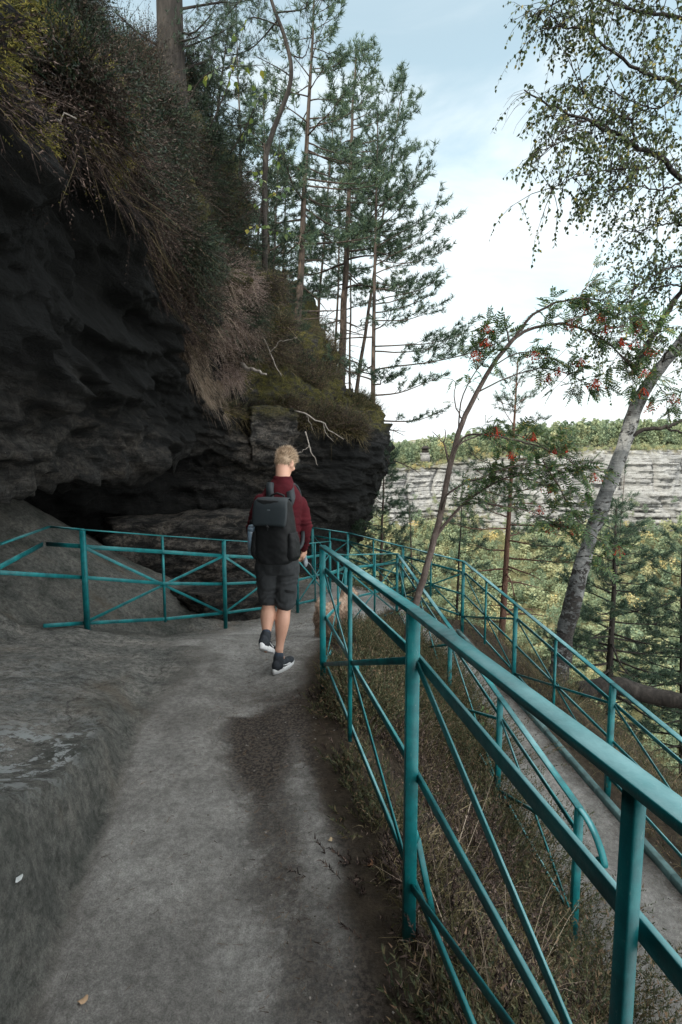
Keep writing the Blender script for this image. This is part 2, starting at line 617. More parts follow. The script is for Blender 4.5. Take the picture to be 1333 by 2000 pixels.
def make_birch():
    m, nt, out = new_mat("birch_bark")
    N = NT(nt)
    co = N.n('ShaderNodeTexCoord').outputs['Object']
    w = N.noise(2.2, 6, .65, co, .5)
    c = N.ramp(w, [(.38, (.050, .053, .053)), (.5, (.12, .124, .124)), (.62, (.235, .236, .228))])
    lines = N.step(N.noise(16, 5, .7, co, .2, (.35, .35, 4.5)), .56, .63)
    c = N.mix(N.math('MULTIPLY', lines, .75), c, (.055, .052, .050))
    # black chevron scars, larger and denser low on the stem
    sc = N.noise(6.5, 7, .72, co, .5, (1, 1, 1.5))
    low = N.attr('tint')
    thr = N.math('ADD', sc, N.math('MULTIPLY', low, .12))
    c = N.mix(N.step(thr, .555, .595), c, N.mix(N.noise(40, 5, .7, co), (.014, .013, .012), (.05, .044, .04)))
    nm = N.bump(N.math('SUBTRACT', N.noise(20, 6, .7, co, .3, (.6, .6, 2.5)), N.step(thr, .55, .66)), .8, .03)
    N.bsdf(out, c, .75, nm, 0, .25)
    return m


M['birch'] = make_birch()

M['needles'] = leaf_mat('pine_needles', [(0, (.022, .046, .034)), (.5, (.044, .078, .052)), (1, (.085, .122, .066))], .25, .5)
M['needles_lit'] = leaf_mat('sunlit_needles', [(0, (.034, .066, .048)), (.5, (.065, .108, .068)), (1, (.125, .165, .085))], .3, .5)  # lighter copy of the pine needles, sunlight put into the colour
M['birch_leaf'] = leaf_mat('birch_leaves', [(0, (0.0221, 0.0405, 0.0166)), (.6, (0.0423, 0.0662, 0.0221)), (.9, (0.0754, 0.0920, 0.0276)), (1, (0.1748, 0.1472, 0.0276))], .20, .45)
M['rowan_leaf'] = leaf_mat('rowan_leaves', [(0, (0.0377, 0.0754, 0.0348)), (.6, (0.0638, 0.1189, 0.0464)), (.93, (0.1232, 0.1740, 0.0508)), (1, (0.2465, 0.1885, 0.0508))], .30, .45)
M['sapling_leaf'] = leaf_mat('sapling_leaves', [(0, (0.0360, 0.0744, 0.0312)), (.6, (0.0600, 0.1056, 0.0384)), (.85, (0.1200, 0.1560, 0.0420)), (1, (0.2880, 0.2400, 0.0360))], .35, .45)
M['heather'] = leaf_mat('heather_sprigs', [(0, (0.0233, 0.0330, 0.0175)), (.4, (0.0535, 0.0622, 0.0292)), (.75, (0.0972, 0.0894, 0.0437)), (1, (0.1944, 0.1215, 0.0778))], .15, .7)
M['heather_brown'] = leaf_mat('withered_heather', [(0, (0.0087, 0.0068, 0.0062)), (.45, (0.0322, 0.0217, 0.0180)), (.8, (0.0744, 0.0496, 0.0397)), (1, (0.1860, 0.1364, 0.1116))], .15, .7)
M['heather_pink'] = leaf_mat('heather_bloom', [(0, (0.0723, 0.0493, 0.0425)), (.5, (0.2295, 0.1658, 0.1462)), (1, (0.4420, 0.3570, 0.3145))], .2, .7)
M['dry_grass'] = leaf_mat('dry_grass', [(0, (0.0450, 0.0414, 0.0180)), (.4, (0.0990, 0.0810, 0.0378)), (.75, (0.1800, 0.1395, 0.0720)), (1, (0.3060, 0.2475, 0.1485))], .25, .6)
M['green_grass'] = leaf_mat('green_grass', [(0, (0.0315, 0.0420, 0.0147)), (.5, (0.0609, 0.0714, 0.0252)), (1, (0.1260, 0.1207, 0.0441))], .25, .6)
M['moss'] = leaf_mat('moss_tufts', [(0, (0.0532, 0.0608, 0.0190)), (.5, (0.1330, 0.1254, 0.0304)), (1, (0.2850, 0.2375, 0.0532))], .15, .8)
M['far_leaf'] = leaf_mat('far_trees', [(0, (0.0773, 0.1184, 0.0798)), (.3, (0.1481, 0.1932, 0.1159)), (.55, (0.2383, 0.2640, 0.1481)), (.8, (0.3413, 0.3156, 0.1674)), (1, (0.4637, 0.3478, 0.1288))], .2, .7, attr='tint')  # lightened overall: haze over the canyon put into the leaf colour
M['cliff_heather'] = leaf_mat('cliff_heather', [(0, (.008, .010, .007)), (.45, (.024, .025, .015)), (.8, (.050, .042, .027)), (1, (.115, .078, .058))], .1, .7)
M['dark_needles'] = leaf_mat('shaded_pine_needles', [(0, (.009, .018, .012)), (.5, (.020, .036, .022)), (1, (.046, .068, .034))], .15, .6)  # darker copy of the pine needles, backlit shade put into the colour
M['straw'] = leaf_mat('pale_straw', [(0, (0.0984, 0.0738, 0.0492)), (.5, (0.2706, 0.2091, 0.1558)), (1, (0.4756, 0.3936, 0.3116))], .25, .7)
M['litter'] = leaf_mat('litter', [(0, (.035, .024, .018)), (.5, (.085, .055, .036)), (1, (.19, .125, .075))], 0, .8)
M['berry'] = simple_mat('rowan_berries', (.42, .050, .012), (.28, .018, .008), 30, .5, spec=.25)

# ------------------------------------------------------------------ ground levels
def up_z(Y):      # the upper path falls away beyond the walker
    return np.interp(Y, [-4, 3.6, 4.4, 4.74, 4.78, 5.2, 6, 7, 8, 9, 12, 16], [.10, 0, -.02, -.05, -.10, -.22, -.42, -.60, -.72, -.78, -.85, -.9])


def low_z(Y):     # the lower path comes back towards us
    return np.interp(Y, [-4, 2.66, 7.9, 9, 12], [-1.62, -1.22, -.76, -.78, -.85])


def fence_x(Y):   # line of the near railing and its run to the bend
    return np.interp(Y, [-4, 3.54, 6.06, 7.9, 8.6], [1.262, -.13, .05, .88, .95])


def lowin_x(Y):
    return 1.5436 - .084 * Y


STEP_A, STEP_B = -.62, -.205
OUT_PTS = [(3.17, -3.0), (1.75, 7.2), (.13, 9.5), (-.56, 10.0), (-4.0, 12.0)]


def outer_d(x, y):
    """distance outside the outer railing (positive outside)"""
    d = None
    for a, b in zip(OUT_PTS[:-1], OUT_PTS[1:]):
        tx, ty = b[0] - a[0], b[1] - a[1]
        L = math.hypot(tx, ty)
        nx, ny = ty / L, -tx / L
        e = (x - a[0]) * nx + (y - a[1]) * ny
        d = e if d is None else np.maximum(d, e)
    return d


def ground_h(x, y, detail=True):
    x = np.asarray(x, float); y = np.asarray(y, float)
    u, lo = up_z(y), low_z(y)
    xf, xi = fence_x(y), lowin_x(y)
    t = np.clip((x - xf - .06) / np.maximum(xi - xf - .10, .05), 0, 1)
    bank = u + (lo - u) * (t ** 1.25)
    z = np.where(x < xf, u, np.where(y < 8.0, bank, np.minimum(u, lo)))
    z = np.where((x > xi), lo, z)
    # raised slab on the left, with a worn riser towards the path
    xs = STEP_A + STEP_B * y
    if detail:
        q = np.stack([x * 2.2, y * 2.2, np.zeros_like(x)], 1)
        n1 = fbm(q, 4)
        xs = xs + .030 * n1 + .012 * vnoise(q * 5)
    hs = np.interp(y, [-4, 0, 1.2, 1.6, 2.0, 2.75, 3.4, 4.2, 5], [.98, .93, .66, .50, .34, .15, .10, .05, .0])
    dist = xs - x
    w = np.interp(y, [0, 1.5, 2.6, 3.5], [.17, .16, .13, .3])
    rise = np.interp(y, [0, 2, 3.2, 4.6, 5.2, 6.5], [.10, .14, .17, .12, .22, .30])
    dd = np.maximum(dist - w, 0)
    slab = hs * smooth01(dist / w) + rise * dd
    # beyond the left railing the slab climbs towards the cave
    lx = np.interp(y, [3.9, 5.0, 6.4, 8.2, 9.5], [-2.55, -2.75, -1.5, -.45, -.1]) - .25
    behind = np.where(y > 4.4, np.maximum(lx - x, 0), np.maximum(-2.75 - x, 0))
    slab = slab + np.minimum(behind * np.interp(y, [4, 6, 7.5, 9], [.62, .55, .30, .12]), 1.15)
    z = z + np.where((x < xf), slab, 0)
    # drop beyond the outer railing
    od = outer_d(x, y)
    e = np.maximum(od - .42, 0)
    z = z - (.75 * e + .16 * np.maximum(e - 2, 0) + .0 * e)
    if detail:
        n2 = fbm(np.stack([x * 1.1, y * 1.1, np.zeros_like(x)], 1), 5)
        n3 = fbm(np.stack([x * 7, y * 7, np.zeros_like(x)], 1), 4)
        on_up = (x < xf) & (x > xs)
        on_low = (x > xi) & (od < .1)
        amp = np.where(on_up, .014, np.where(on_low, .010, .05))
        z = z + amp * n2 + np.where(on_low, .003, .008) * n3
        # a shallow trodden groove
        c = (xs + xf) / 2
        z = z - np.where(on_up, .03 * np.exp(-((x - c - .05) / .22) ** 2), 0)
    return z


def gz(x, y):
    return float(ground_h(np.array([x]), np.array([y]))[0])


def build_ground():
    st = .032
    X = np.arange(-5.4, 6.2, st); Yg = np.arange(-1.2, 13.4, st)
    gx, gy = np.meshgrid(X, Yg)
    x, y = gx.ravel(), gy.ravel()
    z = ground_h(x, y)
    od = outer_d(x, y)
    xf, xi = fence_x(y), lowin_x(y)
    xs = STEP_A + STEP_B * y
    wob = .05 * fbm(np.stack([x * 3, y * 3, x * 0], 1), 4)
    edge = .10 + wob
    left_edge = np.where(y > 4.5, np.interp(y, [4.5, 6.4, 8.2, 9.5, 12], [-1.9, -1.55, -.55, -.2, -1.5]), xs)
    up = smooth01((xf - .10 - x + wob) / .16) * smooth01((x - left_edge + .02 + np.interp(y, [3.0, 4.2], [.35, 1.6]) * wob + .10 * smooth01((y - 3.4) / 1.0) * fbm(np.stack([x * 2, y * 1.2, x * 0 + 5], 1), 4)) / np.interp(y, [3.0, 4.3, 5], [.05, .5, .5]))
    low = smooth01((x - xi - .02 + wob) / .10) * smooth01((.02 - od + .3 * wob) / .06)
    bend = smooth01((y - 7.95) / .2) * smooth01((.02 - od) / .06) * smooth01((x - left_edge) / .1)
    sand = np.clip(np.maximum(np.maximum(up, low), bend), 0, 1)
    slab = smooth01((xf - .5 - x) / .3) * (1 - sand)
    far_rock = smooth01((left_edge - x) / .1)
    slab = np.maximum(slab, far_rock) * (x < xf)
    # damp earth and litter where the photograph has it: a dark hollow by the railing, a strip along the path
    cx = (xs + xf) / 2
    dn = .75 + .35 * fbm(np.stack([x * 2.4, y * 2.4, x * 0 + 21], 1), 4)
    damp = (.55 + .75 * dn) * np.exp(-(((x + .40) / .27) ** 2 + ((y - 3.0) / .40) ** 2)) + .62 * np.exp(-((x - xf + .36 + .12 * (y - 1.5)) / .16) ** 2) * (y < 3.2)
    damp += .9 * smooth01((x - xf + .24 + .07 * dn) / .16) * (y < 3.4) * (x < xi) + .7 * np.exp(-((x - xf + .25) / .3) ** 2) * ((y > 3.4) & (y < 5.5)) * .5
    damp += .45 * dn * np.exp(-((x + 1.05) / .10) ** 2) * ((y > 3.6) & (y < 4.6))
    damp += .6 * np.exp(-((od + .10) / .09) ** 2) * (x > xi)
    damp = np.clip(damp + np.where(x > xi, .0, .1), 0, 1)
    lich = np.exp(-(((x + 1.36) / .38) ** 2 + ((y - 2.2) / .42) ** 2)) * 1.7 * smooth01((xs - x - .10) / .12) + .35 * np.exp(-(((x + 2.2) / .5) ** 2 + ((y - 3.2) / .6) ** 2))
    riser = smooth01((xs - x + .02) / .05) * smooth01((x - xs + .42) / .2) * smooth01((3.9 - y) / .9) + 1.0 * smooth01((y - 4.75 - .5 * (x + 2)) / .5) * smooth01((left_edge - .05 - x) / .5)
    riser = np.clip(riser, 0, 1)
    nx, ny = len(X), len(Yg)
    i = np.arange(nx * ny).reshape(ny, nx)
    F = np.stack([i[:-1, :-1].ravel(), i[:-1, 1:].ravel(), i[1:, 1:].ravel(), i[1:, :-1].ravel()], 1)
    V = np.stack([x, y, z], 1)
    fx, fy = x[F].mean(1), y[F].mean(1)
    fxs, fxf, fxi, fod = STEP_A + STEP_B * fy, fence_x(fy), lowin_x(fy), outer_d(fx, fy)
    fle = np.where(fy > 4.5, np.interp(fy, [4.5, 6.4, 8.2, 9.5, 12], [-1.9, -1.55, -.55, -.2, -1.5]), fxs)
    zone = np.full(len(F), 3)                                # earth bank
    zone[(fx < fle)] = 0                                     # rock slab
    zone[(fx >= fle) & (fx < fxf - .05) & (fy < 7.95)] = 1   # upper path
    zone[((fx > fxi) & (fod < .05)) | ((fy >= 7.95) & (fx >= fle) & (fod < .05))] = 2
    zone[fod >= .05] = 4
    names = {0: 'rock_slab', 1: 'sand_path', 2: 'lower_path', 3: 'earth_bank', 4: 'hillside'}
    at = {'w_sand': sand, 'w_slab': slab, 'damp': damp, 'lichen': lich, 'riser': riser}
    for k, nme in names.items():
        f = F[zone == k]
        used = np.unique(f)
        mp = np.zeros(len(V), dtype=np.int32); mp[used] = np.arange(len(used))
        me = fast_mesh(nme, V[used], mp[f], {a: v[used] for a, v in at.items()})
        o = link(nme, me, M['ground'], None, True)
        tag(o, kind='structure')


build_ground()

# a concrete-grey kerb strip along the outer edge of the lower path
kb = MB()
kp = [(1.75 - .06 + (7.2 - yy) * .1395, yy, 0) for yy in np.arange(7.2, 0.4, -.4)]
kp = [Vector((p[0], p[1], float(low_z(p[1])) + .015)) for p in kp]
for a, b in zip(kp[:-1], kp[1:]):
    kb.bar(a, b + (b - a) * .002, .05, .07, ch=.006)
tag(kb.build('kerb', simple_mat('kerb_steel', (.10, .19, .19), (.05, .08, .08), 12, .7, .3, 60)), kind='structure')


# ------------------------------------------------------------------ canyon terrain
def wall_y(x):
    return 196 - .10 * x + 7 * np.sin(x * .045 + .6) + 4.0 * np.sin(x * .13 + 2)


def valley_h(x, y):
    od = np.maximum(outer_d(x, y), 0)
    near = -1.2 - .80 * od - .0 * od
    near = np.maximum(near, -60)
    wy = wall_y(x)
    far = np.interp(y - wy, [-140, -95, -60, -22, 0, 15, 40, 120, 300], [-62, -58, -46, -31, -24, -22, -2, 4, 12])
    z = np.where(y < 75, near, np.maximum(far, np.minimum(near, far)))
    t = smooth01((y - 55) / 45)
    z = near * (1 - t) + far * t
    q = np.stack([x * .05, y * .05, x * 0], 1)
    a = np.clip((od - 6) / 30, 0, 1)
    z = z + a * 3.0 * fbm(q, 5)
    back = np.clip((-x - 6) / 6, 0, 1) * np.clip((60 - y) / 30, 0, 1)
    return z * (1 - back) + back * -3


def build_valley():
    xs = np.concatenate([np.arange(-260, -20, 6.), np.arange(-20, 60, 1.5), np.arange(60, 340, 5.)])
    ys = np.concatenate([np.arange(-30, 12, 2.), np.arange(12, 60, 1.5), np.arange(60, 176, 3.), np.arange(176, 420, 8.)])
    gx, gy = np.meshgrid(xs, ys)
    x, y = gx.ravel(), gy.ravel()
    z = valley_h(x, y)
    inside = (x > -6.2) & (x < 7) & (y > -2.5) & (y < 14.5)
    z = np.where(inside, np.minimum(z, ground_h(x, y, False)) - 1.2, z - .25)
    i = np.arange(x.size).reshape(gx.shape)
    F = np.stack([i[:-1, :-1].ravel(), i[:-1, 1:].ravel(), i[1:, 1:].ravel(), i[1:, :-1].ravel()], 1)
    o = link('terrain', fast_mesh('terrain', np.stack([x, y, z], 1), F), M['valley'], None, True)
    tag(o, kind='structure')


build_valley()


def plateau_h(x, y):
    return 1.0 + np.clip((x - 40) / 60, 0, 1) * 4.5 + .10 * np.clip(y - wall_y(x) - 16, 0, 80)


def build_far_cliff():
    xs = np.arange(-70, 190, .42)
    hs = np.linspace(0, 1, 110)
    gx, gh = np.meshgrid(xs, hs)
    x, h = gx.ravel(), gh.ravel()
    top = 1.0 + np.clip((x - 40) / 60, 0, 1) * 4.5
    dip = -3.0 * np.exp(-((x - 28) / 16) ** 2)            # the rim sags on the left
    zb = -27.0
    z = zb + h * (top + dip - zb)
    rs = np.random.default_rng(3)
    lay = np.cumsum(rs.uniform(.5, 2.1, 40)); lay = lay[lay < 40] + zb
    off = rs.uniform(-1.0, 1.0, 60)
    zz = z + .35 * fbm(np.stack([x * .05, x * 0, x * 0], 1), 3)
    li = np.searchsorted(lay, zz)
    # each bed breaks along vertical joints of its own
    cell = rs.uniform(3.5, 9, 60)[li]
    ph = rs.uniform(0, 50, 60)[li]
    jx = (x + 1.2 * fbm(np.stack([x * .2, z * .3, x * 0], 1), 3) + ph) / cell
    jf = np.abs(jx - np.round(jx)) * cell
    bid = np.floor(jx + .5)
    boff = (hash3(bid, li.astype(float), bid * 0) - .5) * 2.6
    seam = np.exp(-(np.abs(zz - lay[np.clip(li - 1, 0, len(lay) - 1)]) / .16) ** 2)
    big = (x + 3 * vnoise(np.stack([x * .08, z * .1, x * 0 + 3], 1))) / 13.0
    bj = np.abs(big - np.round(big)) * 13.0
    dpt = off[li] * .9 + boff - .8 * np.exp(-(jf / .22) ** 2) - 1.0 * seam * (.4 + .8 * (vnoise(np.stack([x * .12, z * .3, x * 0 + 2], 1)) > -.2)) - 2.2 * np.exp(-(bj / .7) ** 2) + 2.2 * (hash3(np.floor(big + .5), bid * 0, bid * 0) - .5)
    dpt = dpt + 1.3 * fbm(np.stack([x * .07, z * .10, x * 0], 1), 4) + .25 * fbm(np.stack([x * .7, z * 1.4, x * 0], 1), 3)
    y = wall_y(x) + 13.0 * h + 1.5 * h * h - dpt
    veg = np.clip(1.15 - h * 9, 0, 1) + np.clip((h - .93) * 9, 0, 1)
    veg = veg + .85 * smooth01((vnoise(np.stack([x * .06, z * .12, x * 0 + 9], 1)) - .15) / .35) * smooth01((.55 - h) / .3)
    # rim rows run back onto the plateau
    V = [np.stack([x, y, z], 1)]
    at = [np.clip(veg, 0, 1)]
    rows = len(hs)
    for k, (dy, dz) in enumerate([(6, .9), (18, 2.2), (60, 6.5), (150, 14)]):
        V.append(np.stack([xs, wall_y(xs) + 15 + dy, 1.0 + np.clip((xs - 40) / 60, 0, 1) * 4.5 - 3.0 * np.exp(-((xs - 28) / 16) ** 2) * (1 - k / 3) + dz + .5 * vnoise(np.stack([xs * .2, xs * 0 + k, xs * 0], 1))], 1))
        at.append(np.full(len(xs), 1.0))
        rows += 1
    V = np.concatenate(V); at = np.concatenate(at)
    i = np.arange(len(V)).reshape(rows, len(xs))
    F = np.stack([i[:-1, :-1].ravel(), i[:-1, 1:].ravel(), i[1:, 1:].ravel(), i[1:, :-1].ravel()], 1)
    o = link('far_cliff', fast_mesh('far_cliff', V, F, {'veg': at}), M['far_cliff'], None, False)
    tag(o, kind='structure')


build_far_cliff()


# ------------------------------------------------------------------ the overhanging rock on the left
ROCK_ST = [  # rim x, y, z, outward direction (unit, plan), then profile (n, z) from top/back to the floor
    # n is the distance outward from the rim
    dict(c=(2.2, -13.0), rz=3.7, n=(1, 0), p=[(-9, 14), (-5, 10.5), (-2.0, 7.0), (-.5, 5.0), (0, 3.7), (-.5, 2.6), (-.9, 1.2), (-1.2, -.8), (-1.5, -3), (-2.2, -6), (-3.0, -9)]),  # stations behind the camera: unseen rock roof added to darken the foreground
    dict(c=(2.2, -8.0), rz=3.7, n=(1, .2), p=[(-9, 14), (-5, 10.5), (-2.0, 7.0), (-.5, 5.0), (0, 3.7), (-.5, 2.8), (-.9, 1.6), (-1.2, .2), (-1.5, -1.5), (-2.2, -3), (-3.0, -5)]),
    dict(c=(1.5, -4.2), rz=3.7, n=(.7, .7), p=[(-9, 14), (-5, 10.0), (-2.0, 6.8), (-.5, 4.8), (0, 3.7), (-.8, 3.2), (-1.9, 2.7), (-2.6, 1.6), (-3.1, .9), (-3.7, .2), (-4.4, -.6)]),
    dict(c=(.40, -1.0), rz=3.6, n=(1, 0), p=[(-9, 13), (-5, 9.5), (-2.0, 6.6), (-.5, 4.7), (0, 3.6), (-1.1, 3.2), (-2.4, 2.6), (-3.2, 1.45), (-3.7, 1.2), (-4.5, 1.0), (-5.2, 1.0)]),
    dict(c=(-1.87, 3.0), rz=3.55, n=(1, 0), p=[(-9, 12), (-5, 9.4), (-1.9, 6.6), (-.4, 4.6), (0, 3.52), (-.18, 2.9), (-.55, 2.15), (-1.05, 1.32), (-1.9, 1.10), (-3.0, 1.0), (-3.6, .9)]),
    dict(c=(-1.73, 3.9), rz=3.9, n=(1, 0), p=[(-9, 12), (-5, 9.4), (-1.7, 6.7), (-.35, 4.9), (0, 3.92), (-.3, 3.2), (-.75, 2.25), (-1.25, 1.33), (-2.2, 1.15), (-3.4, 1.05), (-4.0, .9)]),
    dict(c=(-1.93, 5.2), rz=3.95, n=(1, 0), p=[(-9, 12), (-5, 9.2), (-1.4, 6.8), (-.25, 5.1), (0, 3.95), (-.35, 3.2), (-.75, 2.35), (-1.12, 1.44), (-2.3, 1.30), (-3.6, 1.2), (-4.2, .7)]),
    dict(c=(-2.1, 6.6), rz=3.7, n=(1, -.05), p=[(-9, 12), (-4.5, 9.0), (-1.0, 6.8), (.10, 5.1), (0, 3.72), (-.2, 3.0), (-.5, 2.35), (-.80, 1.62), (-2.2, 1.45), (-3.4, 1.3), (-4.2, .4)]),
    dict(c=(-2.25, 8.0), rz=3.2, n=(1, -.15), p=[(-9, 12), (-4, 9.0), (-.5, 6.8), (.35, 5.0), (0, 3.22), (-.10, 2.7), (-.3, 2.25), (-.55, 1.80), (-1.6, 1.6), (-2.6, 1.4), (-3.4, .2)]),
    dict(c=(-2.0, 9.4), rz=2.6, n=(.95, -.3), p=[(-9, 11.5), (-4, 8.6), (-.3, 6.2), (.35, 4.3), (0, 2.62), (-.05, 2.3), (-.15, 2.1), (-.3, 1.9), (-.9, 1.7), (-1.4, 1.4), (-1.9, -.2)]),
    dict(c=(-1.45, 10.4), rz=2.5, n=(.7, -.7), p=[(-9, 11), (-4, 7.6), (-1.0, 5.0), (-.35, 3.5), (0, 2.55), (.10, 2.1), (.05, 1.75), (-.1, 1.4), (-.3, 1.1), (-.4, .6), (-.5, -1.0)]),
    dict(c=(-.6, 11.0), rz=2.35, n=(.3, -.95), p=[(-9, 9), (-4, 6.2), (-1.4, 4.2), (-.45, 3.0), (0, 2.35), (.10, 1.95), (.05, 1.5), (-.1, 1.05), (-.2, .55), (-.35, .1), (-.6, -1.2)]),
    dict(c=(.3, 11.4), rz=2.15, n=(.25, -.97), p=[(-8, 7.2), (-4, 5.4), (-1.6, 3.8), (-.5, 2.75), (0, 2.22), (.10, 1.85), (.05, 1.45), (-.15, 1.0), (-.25, .55), (-.7, .15), (-1.5, -1.3)]),
    dict(c=(.98, 12.2), rz=1.95, n=(.9, -.45), p=[(-7, 5.4), (-4, 4.4), (-1.6, 3.5), (-.5, 2.85), (0, 2.15), (.04, 1.65), (-.10, 1.3), (-.40, .95), (-.45, .5), (-.8, .05), (-1.8, -1.6)]),
    dict(c=(1.15, 13.4), rz=2.1, n=(1, .1), p=[(-7, 5.2), (-4, 4.5), (-1.6, 3.75), (-.4, 3.1), (0, 2.4), (.05, 1.65), (-.10, 1.2), (-.40, .8), (-.6, .3), (-.9, -.3), (-1.8, -2.0)]),
    dict(c=(.9, 15.5), rz=2.3, n=(.95, .3), p=[(-7, 5.2), (-4, 4.6), (-1.6, 4.0), (-.4, 3.4), (0, 2.6), (.1, 1.6), (0, 1.0), (-.2, .3), (-.4, -.6), (-.8, -1.5), (-1.5, -3.0)]),
    dict(c=(-.5, 18.0), rz=2.6, n=(.6, .8), p=[(-7, 4.2), (-4, 3.8), (-1.6, 3.4), (-.4, 3.0), (0, 2.6), (.1, 1.6), (0, .6), (-.2, -.6), (-.4, -1.6), (-.8, -2.5), (-1.5, -4.0)]),
]


def rock_grid(nu=640, nv=230):
    A = []
    for s in ROCK_ST:
        n = Vector((s['n'][0], s['n'][1])).normalized()
        A.append([(s['c'][0] + n.x * a, s['c'][1] + n.y * a, z) for a, z in s['p']])
    A = np.array(A)                      # stations x profile x 3
    m = A.shape[1]
    # more samples along the visible stretch
    B = np.stack([interp_path(A[:, j], nu) for j in range(m)], 1)
    C = np.stack([interp_path(B[i], nv) for i in range(nu)], 0)
    return C


ROCK = rock_grid()


def rock_displaced(G):
    nu, nv = G.shape[:2]
    du = np.gradient(G, axis=0); dv = np.gradient(G, axis=1)
    N = np.cross(du, dv)
    N /= np.maximum(np.linalg.norm(N, axis=2, keepdims=True), 1e-6)
    # make normals face outward (towards +x / -y side)
    c = np.array([1.5, 2.0, 1.5])
    sgn = np.sign(((c - G) * N).sum(2, keepdims=True).mean())
    N = N * sgn
    p = G.reshape(-1, 3)
    d = .30 * fbm(p * np.array([.7, .7, 1.1]), 5) + .10 * fbm(p * np.array([1.6, 1.6, 5.0]) + 5, 4)
    vv_ = np.tile(np.linspace(0, 10, nv), nu)
    d = d + smooth01((3.9 - vv_) / 1.2) * (.55 * vnoise(p * .75 + 40) + .30 * vnoise(p * 1.9 + 11))
    d = d + .38 * np.exp(-(((p[:, 1] - 8.5) / .8) ** 2 + ((p[:, 2] - 3.95) / .6) ** 2)) * (p[:, 0] > -3.2)
    strata = np.sin(p[:, 2] * 9 + 3 * vnoise(p * .8)) * .045
    r = 1 - np.abs(vnoise(p * np.array([1.2, 1.2, 2.2]) + 31))
    d = d + strata + .16 * r ** 3 - .08
    v = np.linspace(0, 1, nv)
    d = np.where(p[:, 1] > 10.8, d * .6, d)
    d = d + .055 * fbm(p * np.array([4, 4, 8.0]) + 9, 3) + .07 * np.abs(vnoise(p * np.array([2.6, 2.6, 4.5]) + 50))
    return G + N * d.reshape(nu, nv, 1), N


def build_rock():
    G, N = rock_displaced(ROCK)
    nu, nv = G.shape[:2]
    V = G.reshape(-1, 3)
    i = np.arange(nu * nv).reshape(nu, nv)
    F = np.stack([i[:-1, :-1].ravel(), i[:-1, 1:].ravel(), i[1:, 1:].ravel(), i[1:, :-1].ravel()], 1)
    vv = np.tile(np.linspace(0, 10, nv), nu)
    x, y, z = V.T
    n = fbm(V * .8, 4)
    ri = 4.0
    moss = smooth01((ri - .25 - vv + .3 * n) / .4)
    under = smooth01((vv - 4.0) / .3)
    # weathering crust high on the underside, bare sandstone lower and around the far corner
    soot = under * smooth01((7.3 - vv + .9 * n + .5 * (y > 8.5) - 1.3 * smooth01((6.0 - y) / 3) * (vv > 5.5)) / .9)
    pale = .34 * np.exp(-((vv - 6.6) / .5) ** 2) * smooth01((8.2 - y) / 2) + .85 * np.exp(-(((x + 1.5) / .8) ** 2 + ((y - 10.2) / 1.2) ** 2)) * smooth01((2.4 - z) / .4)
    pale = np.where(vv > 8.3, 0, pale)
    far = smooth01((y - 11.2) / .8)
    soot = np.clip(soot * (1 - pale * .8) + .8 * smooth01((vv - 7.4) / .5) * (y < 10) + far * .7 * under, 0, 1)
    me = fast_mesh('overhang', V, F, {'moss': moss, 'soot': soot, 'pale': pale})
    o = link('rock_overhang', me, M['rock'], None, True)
    tag(o, kind='structure')
    return G, N


ROCK_G, ROCK_N = build_rock()


def boulder(name, label, c, size, rot, seed, pale=.5, moss=.0, soot=.3):
    """a worn block: a rounded box pushed about by layered noise"""
    bm = bmesh.new()
    bmesh.ops.create_cube(bm, size=1)
    bmesh.ops.subdivide_edges(bm, edges=bm.edges[:], cuts=28, use_grid_fill=True)
    V = np.array([v.co for v in bm.verts])
    r = np.linalg.norm(V, axis=1, keepdims=True)
    V = V * (.74 + .26 * .62 / np.maximum(r, .01) * .8)
    V = V * np.array(size)
    q = V + seed * 7.1
    d = .13 * fbm(q * np.array([1.2, 1.2, 2.5]), 5) + .05 * fbm(q * np.array([3, 3, 9]), 3)
    V = V + V / np.maximum(np.linalg.norm(V, axis=1, keepdims=True), .01) * d[:, None]
    Rm = np.array(Matrix.Rotation(rot, 3, 'Z'))
    V = V @ Rm.T + np.array(c)
    idx = {v: k for k, v in enumerate(bm.verts)}
    F = np.array([[v.index for v in f.verts] for f in bm.faces])
    bm.free()
    n = len(V)
    top = smooth01((V[:, 2] - c[2] - size[2] * .2) / (size[2] * .2))
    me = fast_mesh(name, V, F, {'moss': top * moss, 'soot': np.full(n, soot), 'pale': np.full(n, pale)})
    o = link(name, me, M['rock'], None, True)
    tag(o, label, 'rock')
    return o


boulder('boulder', 'long low grey rock ledge in the dark behind the left railing', (-2.55, 8.9, .12), (3.2, 1.5, 1.3), R(28), 1, pale=.6, soot=.55)
boulder('boulder', 'rounded grey block perched on the corner of the cliff above the walker', (-1.42, 10.35, 2.15), (1.0, 1.0, 1.15), R(20), 2, pale=.7, moss=.7, soot=.25)
boulder('boulder', 'flat rock slab lying low in the gap behind the left railing', (-1.75, 7.35, -.52), (1.3, .9, .8), R(50), 4, pale=.5, soot=.5)


